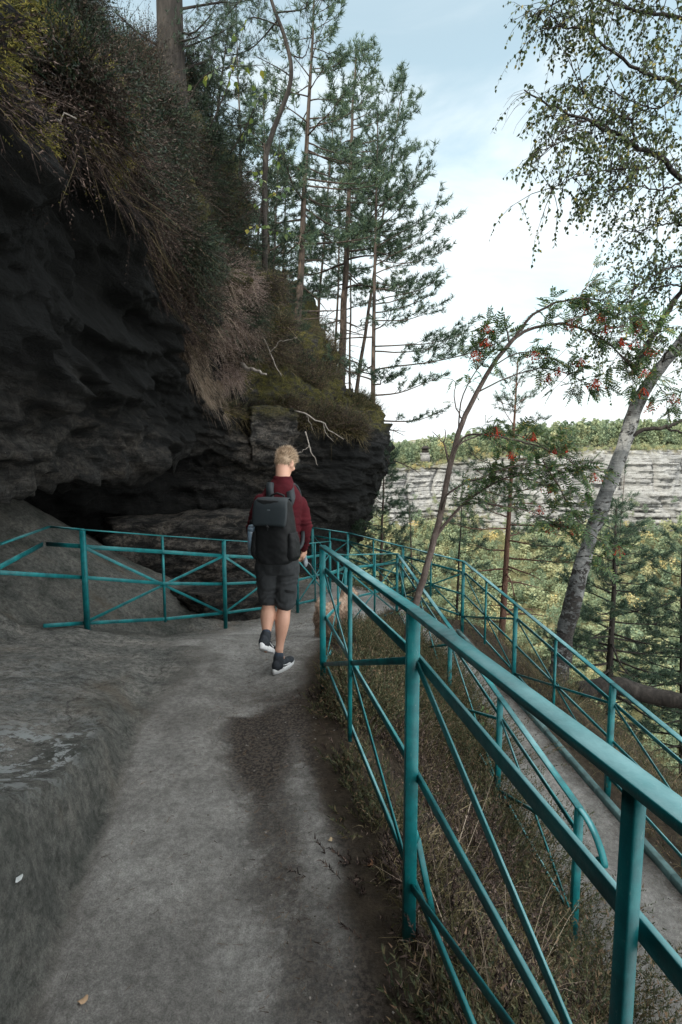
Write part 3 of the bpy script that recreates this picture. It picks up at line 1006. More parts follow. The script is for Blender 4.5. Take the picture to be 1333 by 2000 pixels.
# ------------------------------------------------------------------ teal steel railings
def railing(label, posts, panels, top_pts, second_pts, mid_pts, bottom_pts, base, hand_w=.05, extra=None, rail_h=.036, post_w=.042, brace_h=.026, name='metal_railing', hand_h=.013):
    """posts: list of (x, y, z_bottom, z_top); panels: list of dict(a, b, star) built between rail heights"""
    root = empty(name, base)
    tag(root, label, 'railing', 'teal railings along the path')
    off = .021

    def poly(pts, w, h, nm, dz=0, shift=0):
        mb = MB()
        for a, b in zip(pts[:-1], pts[1:]):
            a, b = Vector(a), Vector(b)
            d = (b - a).normalized()
            s = d.cross(Vector((0, 0, 1))).normalized()
            ext = d * min(h, w) * .25
            mb.bar(a - ext + s * shift + Vector((0, 0, dz)), b + ext + s * shift + Vector((0, 0, dz)), w, h)
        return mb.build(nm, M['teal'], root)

    poly(top_pts, hand_w, hand_h, 'handrail', hand_h / 2 + .001)
    if second_pts: poly(second_pts, .012, rail_h, 'rail', 0, -off)
    if mid_pts: poly(mid_pts, .012, rail_h * .85, 'rail', 0, -off)
    if bottom_pts: poly(bottom_pts, .012, rail_h * .85, 'rail', 0, -off)
    for (x, y, zb, zt) in posts:
        mb = MB()
        mb.bar((x, y, zb), (x, y, zt), post_w, post_w * .9, side=(1, 0, 0), ch=.003)
        mb.bar((x, y, zb), (x, y, zb + .012), post_w + .05, post_w + .05, side=(1, 0, 0), ch=.003) if zb > -5 else None
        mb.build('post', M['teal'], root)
    for pn in panels:
        a2, b2, a0, b0 = [Vector(v) for v in pn['c']]       # second rail at a, b ; bottom rail at a, b
        d = ((b2 - a2) + (b0 - a0)).normalized()
        s = Vector((d.x, d.y, 0)).cross(Vector((0, 0, 1))).normalized()
        cen = (a2 + b2 + a0 + b0) / 4
        for k, (p, q) in enumerate(((a2, b0), (a0, b2))):
            mb = MB()
            sh = s * (-off + .0105 + .007 * k)
            if pn.get('star', True):
                mb.bar(p + sh, q + sh, .007, brace_h)
            else:
                mb.bar(p + sh, q + sh, .010, brace_h)
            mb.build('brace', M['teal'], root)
        if pn.get('star', True):
            tx = pn['top']
            mb = MB()
            lo = (a0 + b0) / 2
            mb.bar(Vector((cen.x, cen.y, lo.z - pn.get('drop', .03))) + s * .004, Vector((cen.x, cen.y, tx)) + s * .004, .026, .020, side=tuple(d), ch=.002)
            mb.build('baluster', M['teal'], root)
            # rosette: a small ring of petals on a disc at the crossing
            mb = MB()
            c = cen + s * (-off - .012)
            t = Vector((0, 0, 1))
            h = Vector((d.x, d.y, 0)).normalized()
            for r0, r1, z0, z1 in ((.0, .026, .006, .0),):
                ring = []
                nn = 12
                V = [tuple(c - s * .010)]
                for k in range(nn):
                    an = 2 * math.pi * k / nn
                    rr = .030 if k % 2 == 0 else .022
                    V.append(tuple(c + (h * math.cos(an) + t * math.sin(an)) * rr * .7 - s * .008))
                for k in range(nn):
                    an = 2 * math.pi * k / nn
                    rr = .034 if k % 2 == 0 else .025
                    V.append(tuple(c + (h * math.cos(an) + t * math.sin(an)) * rr + s * .006))
                F = [(0, 1 + k, 1 + (k + 1) % nn) for k in range(nn)]
                mb.add(V, F)
                b0_ = mb.n - len(V)
                mb.F4.append(np.array([(b0_ + 1 + k, b0_ + 13 + k, b0_ + 13 + (k + 1) % nn, b0_ + 1 + (k + 1) % nn) for k in range(nn)], dtype=np.int32))
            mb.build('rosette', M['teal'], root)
    if extra: extra(root)
    return root


def lerp(a, b, t): return Vector(a) * (1 - t) + Vector(b) * t


# --- near railing, right of the upper path
NEAR = [(-.13, 3.54), (.23, 1.59), (.575, -.28)]
nt = [1.045, 1.168, 1.245]; n2 = [.885, 1.012, .978]; n0 = [.20, .228, .26]
n1 = [(a + b) / 2 for a, b in zip(n2, n0)]
v3 = lambda P2, zs: [(p[0], p[1], z) for p, z in zip(P2, zs)]
panels = []
for i in range(2):
    panels.append(dict(c=((*NEAR[i], n2[i]), (*NEAR[i + 1], n2[i + 1]), (*NEAR[i], n0[i]), (*NEAR[i + 1], n0[i + 1])), top=(nt[i] + nt[i + 1]) / 2))


def near_extra(root):
    mb = MB()        # a strut from the middle post down into the bank
    mb.bar((.252, 1.615, .40), (.262, 1.63, .36), .010, .020)
    mb.bar((.262, 1.63, .362), (.345, 1.68, -.05), .010, .022)
    mb.build('strut', M['teal'], root)


railing('thick near teal railing dividing the upper path from the heather bank',
        [(x, y, gz(x - .1, y) - .12, t) for (x, y), t in zip(NEAR, nt)], panels,
        v3(NEAR, nt), v3(NEAR, n2), v3(NEAR, n1), v3(NEAR, n0), (-.13, 3.54, 0), hand_w=.043, extra=near_extra, rail_h=.036, hand_h=.017)

# --- left railing across the mouth of the cave
L = [P(163, 1068, 4.8), P(320, 1078, 5.55), P(438, 1085, 6.4), P(581, 1092, 7.9), P(645, 1080, 9.3)]
LT = [P(-160, 1118, 3.0), P(0, 1065, 3.9), P(97, 1030, 5.0), P(163, 1036, 4.8), P(320, 1048, 5.55), P(438, 1056, 6.4), P(581, 1065, 7.9), P(645, 1058, 9.3)]
L2 = [P(-160, 1200, 3.0), P(0, 1110, 3.9), P(88, 1063, 5.0), P(163, 1068, 4.8), P(320, 1078, 5.55), P(438, 1086, 6.4), P(581, 1092, 7.9), P(645, 1082, 9.3)]
LM = [P(0, 1118, 3.92), P(163, 1128, 4.8), P(320, 1140, 5.55), P(438, 1141, 6.4), P(581, 1134, 7.9), P(645, 1118, 9.3)]
LB = [P(88, 1223, 4.5), P(163, 1218, 4.8), P(320, 1210, 5.55), P(438, 1198, 6.4), P(581, 1180, 7.9), P(645, 1166, 9.3)]
lp = []
for (a2, b2, a0, b0, tz) in ((L2[3], L2[5], LB[1], LB[3], LT[4].z), (L2[5], L2[6], LB[3], LB[4], (LT[5].z + LT[6].z) / 2), (L2[6], L2[7], LB[4], LB[5], (LT[6].z + LT[7].z) / 2)):
    lp.append(dict(c=(a2, b2, a0, b0), top=tz, drop=.05))
railing('teal railing with star panels across the mouth of the dark cave left of the walker',
        [(p.x, p.y, min(gz(p.x, p.y), LB[k].z) - .06, LT[t].z) for p, k, t in ((L[0], 1, 3), (L[2], 3, 5), (L[3], 4, 6), (L[4], 5, 7))],
        lp, LT, L2, LM, LB, (L[0].x, L[0].y, 0), hand_w=.034, rail_h=.042, post_w=.045, brace_h=.030)

# --- railing round the inside of the bend and down beside the lower path, ending in a scroll
INN = [(-.115, 3.60), (.05, 6.06), (.88, 7.9), (1.5436 - .084 * 6.5, 6.5), (1.5436 - .084 * 5.08, 5.08), (1.5436 - .084 * 3.78, 3.78), (1.32, 2.66)]
it = [.985, .52, .20, .075, -.053, -.17, -.27]
i2 = [it[0] - .16, it[1] - .16, .06, -.08, -.22, -.34, -.44]
i0 = [.16, -.41, -.73, -.80, -.86, -.92, -.98]
ip = []
for i in range(6):
    star = i < 2
    ip.append(dict(c=((*INN[i], i2[i]), (*INN[i + 1], i2[i + 1]), (*INN[i], i0[i]), (*INN[i + 1], i0[i + 1])), top=(it[i] + it[i + 1]) / 2, star=star))


def scroll(root):
    mb = MB()
    a = Vector((1.32, 2.66, -.27)); d = Vector((.084, -1, -.09)).normalized()
    hd = Vector((d.x, d.y, 0)).normalized()
    ang = math.atan2(d.z, math.hypot(d.x, d.y))
    p = a + Vector((0, 0, .008)); pts = [p.copy()]
    for k in range(26):
        st_ = .021 if k < 14 else .0125
        if 2 < k < 14: ang -= .085
        elif k >= 14: ang -= .52 if k < 20 else .62
        p = p + (hd * math.cos(ang) + Vector((0, 0, 1)) * math.sin(ang)) * st_
        pts.append(p.copy())
    mb.ribbon(pts, (1, .084, 0), .036, .008)
    mb.build('scroll_end', M['teal'], root)
    mb = MB()
    s2 = Vector((1.32 - .02, 2.66, -.44)); mb.bar(s2, s2 + d * .15 + Vector((0, 0, -.03)), .012, .032)
    mb.build('rail_end', M['teal'], root)


railing('slim teal railing round the inside of the bend, its handrail ending in a scroll',
        [(x, y, z - .35 if k > 1 else z - .12, t) for k, ((x, y), t, z) in enumerate(zip(INN, it, i0))][1:], ip,
        v3(INN, it), v3(INN, i2), v3(INN[:3], [(a + b) / 2 for a, b in zip(i2, i0)][:3]), v3(INN, i0), (.88, 7.9, -.8), hand_w=.042, extra=scroll, rail_h=.032, post_w=.040, brace_h=.022)

# --- outer railing along the drop
oy = [10.0, 9.5, 8.24, 7.2, 5.63, 3.98, 2.4, .8]
ox = [-.56, .13, 1.01] + [2.754 - .1395 * y for y in oy[3:]]
OUT = list(zip(ox, oy))
ot = [.335, .30, .253, .214, .036, -.152, -.332, -.514]
o2 = [z - .16 for z in ot]
o0 = [z - .80 for z in ot]
op = []
for i in range(7):
    op.append(dict(c=((*OUT[i], o2[i]), (*OUT[i + 1], o2[i + 1]), (*OUT[i], o0[i]), (*OUT[i + 1], o0[i + 1])), top=(ot[i] + ot[i + 1]) / 2, star=True))
railing('long teal railing along the drop on the far side of the lower path',
        [(x, y, t - 1.12, t) for (x, y), t in zip(OUT, ot)], op,
        v3(OUT, ot), v3(OUT, o2), v3(OUT, [(a + b) / 2 for a, b in zip(o2, o0)]), v3(OUT, o0), (1.75, 7.2, -.8), hand_w=.045, rail_h=.030, post_w=.042, brace_h=.022)


# ------------------------------------------------------------------ small plants
def blades(pos, dirv, length, width, bend=.5, seg=2, seed=0):
    """curved blades: pos (n,3), dirv (n,3) unit, length, width (n,) -> V, F arrays"""
    n = len(pos)
    rs = np.random.default_rng(seed)
    side = np.cross(dirv, rs.normal(size=(n, 3)))
    side /= np.maximum(np.linalg.norm(side, axis=1, keepdims=True), 1e-6)
    g = np.zeros((n, 3)); g[:, 2] = -1
    curl = rs.normal(size=(n, 3)) * .35 + g * 1.0
    V = []
    for k in range(seg + 1):
        t = k / seg
        c = pos + dirv * (length * t)[:, None] + curl * (length * bend * t * t * .5)[:, None]
        w = (width * (1 - t * .85) / 2)[:, None]
        V += [c - side * w, c + side * w]
    V = np.stack(V, 1)                # n, 2(seg+1), 3
    m = 2 * (seg + 1)
    base = np.arange(n)[:, None] * m
    F = []
    for k in range(seg):
        F.append(np.concatenate([base + 2 * k, base + 2 * k + 1, base + 2 * k + 3, base + 2 * k + 2], 1))
    return V.reshape(-1, 3), np.concatenate(F)


def stuff(name, V, F, mat):
    o = link(name, fast_mesh(name, V, F), mat)
    tag(o, kind='stuff')
    return o


def rand_bank(n, rs, fun):
    """random places with density given by fun(x, y)"""
    out = []
    while sum(len(o) for o in out) < n:
        x = rs.uniform(-1.4, 5.0, 20000); y = rs.uniform(.2, 12, 20000)
        k = rs.uniform(size=20000) < fun(x, y)
        out.append(np.stack([x[k], y[k]], 1))
    return np.concatenate(out)[:n]


def dens_bank(x, y):
    xf, xi = fence_x(y), lowin_x(y)
    patch = smooth01((vnoise(np.stack([x * 3.0, y * 2.4, x * 0 + 3], 1)) + .35) / .7)
    d = smooth01((x - xf + np.interp(y, [2.2, 3.4, 3.8], [.06, .02, -.10])) / .14) * smooth01((xi - .02 - x) / .12) * (y < 7.7)
    return np.clip(d * patch * np.interp(y, [0, 2, 5, 8], [1, 1, .8, .6]), 0, 1)


def dens_clump(x, y):
    return dens_bank(x, y) * smooth01((vnoise(np.stack([x * 1.7, y * 1.7, x * 0 + 13], 1)) + .1) / .35)


def dens_straw(x, y):
    return dens_bank(x, y) * smooth01((-vnoise(np.stack([x * 1.7, y * 1.7, x * 0 + 13], 1)) + .25) / .3)


def dens_outer(x, y):
    od = outer_d(x, y)
    patch = .5 + .5 * vnoise(np.stack([x * 1.6, y * 1.6, x * 0 + 8], 1))
    return np.clip(smooth01((od - .02) / .2) * smooth01((2.6 - od) / 1.0) * patch, 0, 1)


def unit(v): return v / np.maximum(np.linalg.norm(v, axis=1, keepdims=True), 1e-6)


def grass(name, mat, n, dens, lmin, lmax, w, seed, up=1.0, bend=.9):
    rs = np.random.default_rng(seed)
    p2 = rand_bank(n // 9, rs, dens)
    p2 = np.repeat(p2, 9, 0)[:n]
    p2 = p2 + rs.normal(size=p2.shape) * .022
    lean = np.repeat(rs.normal(size=(len(p2) // 9 + 1, 2)) * .30, 9, 0)[:len(p2)]
    z = ground_h(p2[:, 0], p2[:, 1])
    hk = .45 + .55 * smooth01((p2[:, 0] - fence_x(p2[:, 1]) + .02) / .25)
    pos = np.column_stack([p2, z - .01])
    d = np.column_stack([lean + rs.normal(size=(len(p2), 2)) * .30, np.full(len(p2), up)])
    Lh = rs.uniform(lmin, lmax, len(p2)) * rs.uniform(.6, 1, len(p2)) * hk
    V, F = blades(pos, unit(d), Lh, rs.uniform(.7, 1.3, len(p2)) * w, bend, 3, seed)
    stuff(name, V, F, mat)


grass('dry_grass', M['dry_grass'], 13000, dens_straw, .10, .36, .0046, 11, .8, 1.2)
grass('green_grass', M['green_grass'], 16000, dens_bank, .08, .26, .0036, 12, .9, .9)
grass('verge_grass', M['dry_grass'], 9000, dens_outer, .10, .40, .005, 13, .8, 1.1)


def sprigs(pos, dirv, length, nleaf, leaf, seed, stem=.0028):
    """heather shoots: a stem and small paired leaves along it"""
    rs = np.random.default_rng(seed)
    V1, F1 = blades(pos, dirv, length, np.full(len(pos), stem), .25, 2, seed)
    n = len(pos)
    t = np.linspace(.22, 1.0, nleaf)
    P_ = pos[:, None, :] + dirv[:, None, :] * (length[:, None] * t[None])[..., None]
    P_ = P_ + np.array([0, 0, -1.0]) * (length[:, None] * .125 * t[None] ** 2)[..., None]
    P_ = P_.reshape(-1, 3)
    D = np.repeat(dirv, nleaf, 0)
    q = unit(rs.normal(size=(n * nleaf, 3)))
    ld = unit(D * .9 + q * .8)
    ll = rs.uniform(.7, 1.3, n * nleaf) * leaf
    side = unit(np.cross(ld, rs.normal(size=(n * nleaf, 3))))
    a = P_ - side * (ll * .16)[:, None]; b = P_ + side * (ll * .16)[:, None]; c = P_ + ld * ll[:, None]
    V2 = np.stack([a, b, c], 1).reshape(-1, 3)
    F2 = np.arange(len(V2)).reshape(-1, 3)
    return np.concatenate([V1, V2]), [F1, F2 + len(V1)]


def heather(name, mat, n, dens, lmin, lmax, seed, nleaf=16, leaf=.013, clump=14, spread=.07):
    rs = np.random.default_rng(seed)
    c = rand_bank(n // clump, rs, dens)
    p2 = np.repeat(c, clump, 0)
    o = rs.normal(size=p2.shape) * spread
    p2 = p2 + o
    z = ground_h(p2[:, 0], p2[:, 1])
    pos = np.column_stack([p2, z - .02])
    d = unit(np.column_stack([o * 5 + rs.normal(size=o.shape) * .22, np.full(len(o), 1.0)]))
    Lh = rs.uniform(lmin, lmax, len(p2)) * (.40 + .60 * smooth01((p2[:, 0] - fence_x(p2[:, 1]) + .02) / .28))
    V, F = sprigs(pos, d, Lh, nleaf, leaf, seed)
    stuff(name, V, F, mat)


heather('heather_bank', M['heather'], 9500, dens_clump, .16, .46, 21, 22, .021, 22, .07)
grass('tall_straw', M['straw'], 270, lambda x, y: dens_bank(x, y) * (y < 4.5), .35, .75, .0042, 15, .9, .8)
grass('straw_tussocks', M['straw'], 1500, dens_straw, .12, .34, .0042, 16, .6, 1.3)
heather('withered_heather', M['heather_brown'], 5200, dens_bank, .10, .36, 22, 18, .020, 20, .08)


def dens_lowedge(x, y):
    xi = lowin_x(y)
    return np.exp(-((x - xi + .12) / .18) ** 2) * (y < 6.2) * (y > .5) * (.4 + .6 * (vnoise(np.stack([x, y * 1.3, x * 0 + 4], 1)) > -.1))


heather('heather_edge', M['heather'], 8000, dens_lowedge, .26, .60, 23, 26, .024, 20, .10)
heather('verge_heather', M['heather'], 5200, dens_outer, .15, .45, 24, 16, .018)


# litter lying on the paths: needles, twigs
def path_litter():
    rs = np.random.default_rng(31)
    def dens(x, y):
        xs, xf = STEP_A + STEP_B * y, fence_x(y)
        u = (x > xs + .03) & (x < xf + .1) & (y < 8)
        strip = .10 + np.exp(-((x - xf + .34 + .10 * (y - 1.5)) / .13) ** 2) + .9 * np.exp(-(((x + .38) / .3) ** 2 + ((y - 3.05) / .45) ** 2))
        lowp = (x > lowin_x(y)) & (outer_d(x, y) < .3)
        return np.clip(u * strip + lowp * (.12 + .9 * np.exp(-((outer_d(x, y) + .12) / .10) ** 2)), 0, 1) * .9
    p2 = rand_bank(5200, rs, dens)
    z = ground_h(p2[:, 0], p2[:, 1]) + .004
    n = len(p2)
    an = rs.uniform(0, 6.283, n)
    d = np.column_stack([np.cos(an), np.sin(an), rs.normal(size=n) * .10])
    V, F = blades(np.column_stack([p2, z]), unit(d), rs.uniform(.012, .045, n), rs.uniform(.0012, .003, n), .05, 1, 31)
    stuff('needle_litter', V, F, M['litter'])
    p2 = rand_bank(900, rs, dens)
    z = ground_h(p2[:, 0], p2[:, 1])
    # crumbs and small stones
    V, F = [], []
    for k, (x, y) in enumerate(p2):
        s = rs.uniform(.002, .008)
        a = rs.uniform(0, 6.28)
        oc = np.array([(1, 0, 0), (-1, 0, 0), (0, 1, 0), (0, -1, 0), (0, 0, .7), (0, 0, -.4)]) * s * rs.uniform(.7, 1.3, (6, 1))
        oc = oc @ np.array(Matrix.Rotation(a, 3, 'Z')).T
        V.append(oc + np.array([x, y, z[k]]))
        F.append(np.array([(0, 2, 4), (2, 1, 4), (1, 3, 4), (3, 0, 4), (2, 0, 5), (1, 2, 5), (3, 1, 5), (0, 3, 5)]) + 6 * k)
    stuff('gravel', np.concatenate(V), np.concatenate(F), simple_mat('grit', (.24, .22, .20), (.07, .06, .05), 30, .9))


path_litter()


# ------------------------------------------------------------------ plants hanging on the overhang
def rock_pts(n, rs, vlo, vhi, ulo, uhi, wfun=None):
    G = ROCK_G; nu, nv = G.shape[:2]
    u = rs.uniform(ulo, uhi, n * 3); v = rs.uniform(vlo, vhi, n * 3)
    iu = np.clip((u * (nu - 1)).astype(int), 0, nu - 1); iv = np.clip((v / 10 * (nv - 1)).astype(int), 0, nv - 1)
    p = G[iu, iv]; nn = ROCK_N[iu, iv]
    if wfun is not None:
        k = rs.uniform(size=len(p)) < wfun(p, v)
        p, nn, v = p[k], nn[k], v[k]
    return p[:n], nn[:n], v[:n]


def ux(y):   # station parameter for a y along the near part
    ys = np.array([s['c'][1] for s in ROCK_ST]); t = np.linspace(0, 1, len(ys))
    return float(np.interp(y, ys[3:10], t[3:10]))


def mossy(p): return smooth01((4.7 - p[:, 1]) / .4) * smooth01((vnoise(p * 1.5 + 7) + .40) / .3)


def vis(p, v): return smooth01((vnoise(p * 1.25 + 3) + .30) / .45) * (1 - mossy(p))


def hang(name, mat, n, seed, vlo, vhi, ulo, uhi, lmin, lmax, w, out=.6, down=.9, bend=.9, wf=vis, sprig=False, fwd=0.0, leaf=.016, nleaf=14):
    rs = np.random.default_rng(seed)
    p, nn, v = rock_pts(n, rs, vlo, vhi, ulo, uhi, wf)
    d = nn * out + np.array([.15, -.1, 0]) * fwd + rs.normal(size=p.shape) * .32
    d[:, 2] -= down * rs.uniform(.2, 1.2, len(p))
    d = unit(d)
    Lh = rs.uniform(lmin, lmax, len(p)) * rs.uniform(.6, 1, len(p))
    if sprig:
        V, F = sprigs(p - nn * .03, d, Lh, nleaf, leaf, seed, .004)
    else:
        V, F = blades(p - nn * .03, d, Lh, rs.uniform(.6, 1.4, len(p)) * w, bend, 3, seed)
    return stuff(name, V, F, mat)


def bushes(name, mat, nb, per, seed, vlo, vhi, ulo, uhi, lmin, lmax, leaf, nleaf=14, out=.9, down=.35, spread=.75, r=.10, wf=vis, stem=.004):
    """clumps of shoots fanning out from rooted spots on the rock"""
    rs = np.random.default_rng(seed)
    c, nn, v = rock_pts(nb, rs, vlo, vhi, ulo, uhi, wf)
    nb = len(c)
    lift = .30 * rs.uniform(size=(nb, 1))
    main = unit(nn * out + rs.normal(size=(nb, 3)) * .35 + np.array([.15, -.05, -1.0]) * down * rs.uniform(.2, 1.6, (nb, 1)))
    sz = rs.uniform(lmin, lmax, nb)
    C = np.repeat(c, per, 0); D = np.repeat(main, per, 0); S = np.repeat(sz, per)
    n = nb * per
    q = rs.normal(size=(n, 3))
    d = unit(D + q * spread * .6)
    pos = C + (d - D) * r * 1.2 + rs.normal(size=(n, 3)) * r * .25 - np.repeat(nn, per, 0) * .05
    V, F = sprigs(pos, d, S * rs.uniform(.5, 1.1, n), nleaf, leaf, seed, stem)
    return stuff(name, V, F, mat)


UA, UB = ux(1.9), ux(10.2)
bushes('hanging_heather', M['heather_brown'], 360, 42, 41, 1.7, 4.05, UA, UB, .28, .62, .024, 14, 1.0, .5)
bushes('green_heather', M['cliff_heather'], 330, 42, 43, 1.0, 3.7, ux(3.0), ux(10.5), .28, .62, .026, 14, 1.1, .2)
bushes('dark_heather', M['dark_needles'], 300, 40, 53, 1.0, 3.8, ux(2.6), ux(10.5), .30, .65, .034, 14, 1.2, .0)
hang('hanging_grass', M['heather_brown'], 2600, 40, 2.4, 4.25, UA, UB, .15, .45, .006, .7, .8, .9)
hang('straw', M['dry_grass'], 2600, 54, 1.6, 4.2, UA, UB, .18, .55, .005, .9, .2, 1.1)
hang('pale_hanging_grass', M['straw'], 3000, 44, 3.2, 4.2, ux(7.9), ux(9.5), .15, .42, .006, .6, .8, .8, wf=lambda p, v: smooth01((vnoise(p * 2.4 + 5) + .25) / .3))
bushes('heather_bloom', M['heather_pink'], 85, 46, 45, 2.9, 3.8, ux(7.9), ux(9.4), .22, .40, .022, 14, 1.1, .2, wf=lambda p, v: smooth01((vnoise(p * 2.4 + 5) + .35) / .3))
bushes('moss_cushions', M['moss'], 900, 44, 46, 2.2, 4.1, ux(1.8), ux(4.7), .05, .13, .020, 6, 1.0, .1, 1.2, .09, wf=lambda p, v: mossy(p))
hang('bare_stems', M['dark_bark'], 900, 55, 1.4, 4.0, UA, UB, .25, .80, .010, 1.0, .1, .7)
t0 = ux(10.3)
hang('ledge_heather', M['heather'], 15000, 47, 1.2, 4.1, t0, .86, .18, .48, .008, .7, -.55, .3, sprig=True, leaf=.028)
hang('ledge_moss', M['moss'], 7000, 48, 2.9, 4.2, t0, .86, .05, .14, .016, .7, -.2, .2)
hang('ledge_grass', M['dry_grass'], 4500, 49, 2.2, 4.2, t0, .86, .20, .5, .010, .5, .0, .9)
hang('far_ledge_scrub', M['heather_brown'], 5000, 50, 1.6, 4.1, ux(9.5), .80, .25, .6, .008, .8, -.1, .5, sprig=True, leaf=.028)


# ------------------------------------------------------------------ trees
def tufts(pos, dirs, size, width, n, seed, spread=(.35, 1.25)):
    """needle tufts: n thin needles round every shoot"""
    rs = np.random.default_rng(seed)
    m = len(pos)
    Pn = np.repeat(pos, n, 0); D = np.repeat(dirs, n, 0); S = np.repeat(size, n)
    q = rs.normal(size=(m * n, 3)); q = unit(q - D * (q * D).sum(1, keepdims=True))
    th = rs.uniform(*spread, m * n)[:, None]
    nd = D * np.cos(th) + q * np.sin(th)
    Ln = (S * rs.uniform(.65, 1.15, m * n))[:, None]
    along = D * (S * rs.uniform(-.5, .35, m * n))[:, None]
    b = Pn + along
    side = unit(np.cross(nd, rs.normal(size=(m * n, 3)))) * width / 2
    V = np.stack([b - side, b + side, b + nd * Ln], 1).reshape(-1, 3)
    return V, np.arange(len(V)).reshape(-1, 3)


def grow_pine(base, top, r0, lo, blen, nb, seed, tuft=.075, nw=.006, per=14, dead=8, up=.55, droop=.12, bend=.02, dens=1.0, profile=None, az_bias=None, sub=7):
    dens = dens * 1.25
    """returns wood MB, tuft arrays (world coordinates)"""
    rs = np.random.default_rng(seed)
    base, top = np.array(base, float), np.array(top, float)
    Hh = np.linalg.norm(top - base)
    n = 14
    t = np.linspace(0, 1, n)
    tr = base + (top - base) * t[:, None]
    w = np.cumsum(rs.normal(size=(n, 2)) * bend * Hh / n, 0); w[0] = 0
    w -= t[:, None] * w[-1]
    tr[:, :2] += w
    wood = MB()
    rad = r0 * (1 - .86 * t ** .9)
    rad[0] *= 1.25
    wood.tube(tr, list(rad), 9)
    TP, TD = [], []

    def at(f):
        k = f * (n - 1); i = min(int(k), n - 2)
        return tr[i] + (tr[i + 1] - tr[i]) * (k - i), r0 * (1 - .86 * f ** .9)

    gold = 2.399
    for b in range(nb + dead):
        isdead = b >= nb
        if isdead: f = rs.uniform(min(lo * .5, max(.10, lo - .40)), lo)
        else: f = lo + (1 - lo) * ((b + rs.uniform(0, .8)) / nb) ** .9
        f = min(f, .985)
        p, r = at(f)
        az = b * gold + rs.normal() * .4
        if az_bias is not None and rs.uniform() < .45: az = az_bias + rs.normal() * .6
        rel = (f - lo) / (1 - lo)
        pr = profile(rel) if profile else (1.0 - .82 * max(rel, 0)) * (.72 + .28 * min(1, max(rel, 0) * 5))
        Lb = blen * max(pr, .10) * rs.uniform(.55, 1.15)
        if isdead: Lb = blen * rs.uniform(.18, .6)
        el = -droop + (up + droop) * max(rel, 0) ** 1.2 + rs.normal() * .10
        if isdead: el = -.15 + rs.normal() * .2
        m = 8
        pts = [p]
        d = np.array([math.cos(az) * math.cos(el), math.sin(az) * math.cos(el), math.sin(el)])
        curve = rs.uniform(.02, .11) if not isdead else -.02
        for k in range(m):
            d = d + np.array([0, 0, curve * (1.2 if k > 3 else -.15)]) + rs.normal(size=3) * .07
            d /= np.linalg.norm(d)
            pts.append(pts[-1] + d * Lb / m)
        rb = min(r * .42, .009 + .016 * Lb)
        wood.tube(pts, list(np.linspace(rb, rb * .18 + .0012, m + 1)), 5)
        if isdead:
            for _ in range(2):
                k = rs.integers(3, m); q = unit((rs.normal(size=(1, 3)) + (pts[k] - pts[k - 1]) / np.linalg.norm(pts[k] - pts[k - 1]) * 1.5))[0]
                wood.tube([pts[k], pts[k] + q * Lb * .15, pts[k] + q * Lb * .28 + np.array([0, 0, -.02])], [rb * .4, rb * .25, .001], 3)
            continue
        P_ = np.array(pts)
        ns = max(3, int(sub * (Lb / blen + .25)))
        for s in range(ns):
            ff = .30 + .70 * (s + rs.uniform(0, .7)) / ns
            k = min(int(ff * m), m - 1)
            q0 = P_[k] + (P_[k + 1] - P_[k]) * (ff * m - k)
            bd = unit((P_[k + 1] - P_[k])[None])[0]
            sidev = np.cross(bd, [0, 0, 1.0]); sidev /= max(np.linalg.norm(sidev), 1e-5)
            sg = 1 if s % 2 else -1
            sd_ = unit((bd * rs.uniform(.5, 1.0) + sidev * sg * rs.uniform(.35, 1.0) + np.array([0, 0, rs.uniform(-.1, .45)]))[None])[0]
            Ls = Lb * rs.uniform(.16, .36) * (1.15 - .5 * ff) + tuft
            mid = q0 + sd_ * Ls * .5; end = q0 + sd_ * Ls + np.array([0, 0, .10 * Ls])
            wood.tube([q0, mid, end], [rb * .30 + .001, rb * .2 + .001, .0012], 3, cap=False)
            nt_ = max(2, int(Ls / (tuft * .62) * dens))
            for a in range(nt_):
                g = .30 + .70 * (a + 1) / nt_
                c = q0 + (mid - q0) * g * 2 if g < .5 else mid + (end - mid) * (g - .5) * 2
                TP.append(c + rs.normal(size=3) * tuft * .22); TD.append(sd_ + rs.normal(size=3) * .35 + np.array([0, 0, .25]))
        for a in range(3):
            TP.append(P_[-1] + rs.normal(size=3) * tuft * .3); TD.append(d + rs.normal(size=3) * .3)
    for a in range(6):
        TP.append(tr[-1] - (top - base) / Hh * a * tuft * .5); TD.append((top - base) / Hh + rs.normal(size=3) * .3)
    TP = np.array(TP); TD = unit(np.array(TD))
    V, F = tufts(TP, TD, tuft * rs.uniform(.75, 1.2, len(TP)), nw, per, seed + 1)
    return wood, V, F


from mathutils.bvhtree import BVHTree


def surface_bvh():
    nu, nv = ROCK_G.shape[:2]
    i = np.arange(nu * nv).reshape(nu, nv)[::4, ::4]
    F = np.stack([i[:-1, :-1].ravel(), i[:-1, 1:].ravel(), i[1:, 1:].ravel(), i[1:, :-1].ravel()], 1)
    V = ROCK_G.reshape(-1, 3)
    return BVHTree.FromPolygons([tuple(v) for v in V], [tuple(f) for f in F])


BVH = surface_bvh()


def rooted(p):
    """lower a foot that hangs in the air onto the rock or the slope under it"""
    h = BVH.ray_cast(p + Vector((0, 0, .3)), Vector((0, 0, -1)), 6.0)[0]
    g = gz(p.x, p.y) if (-5.4 < p.x < 6.2 and p.y < 13.4) else float(valley_h(np.array([p.x]), np.array([p.y]))[0])
    z = max(h.z if h else -99, g)
    if z < p.z and p.z - z < 4: return Vector((p.x, p.y, z - .12))
    return p.copy()


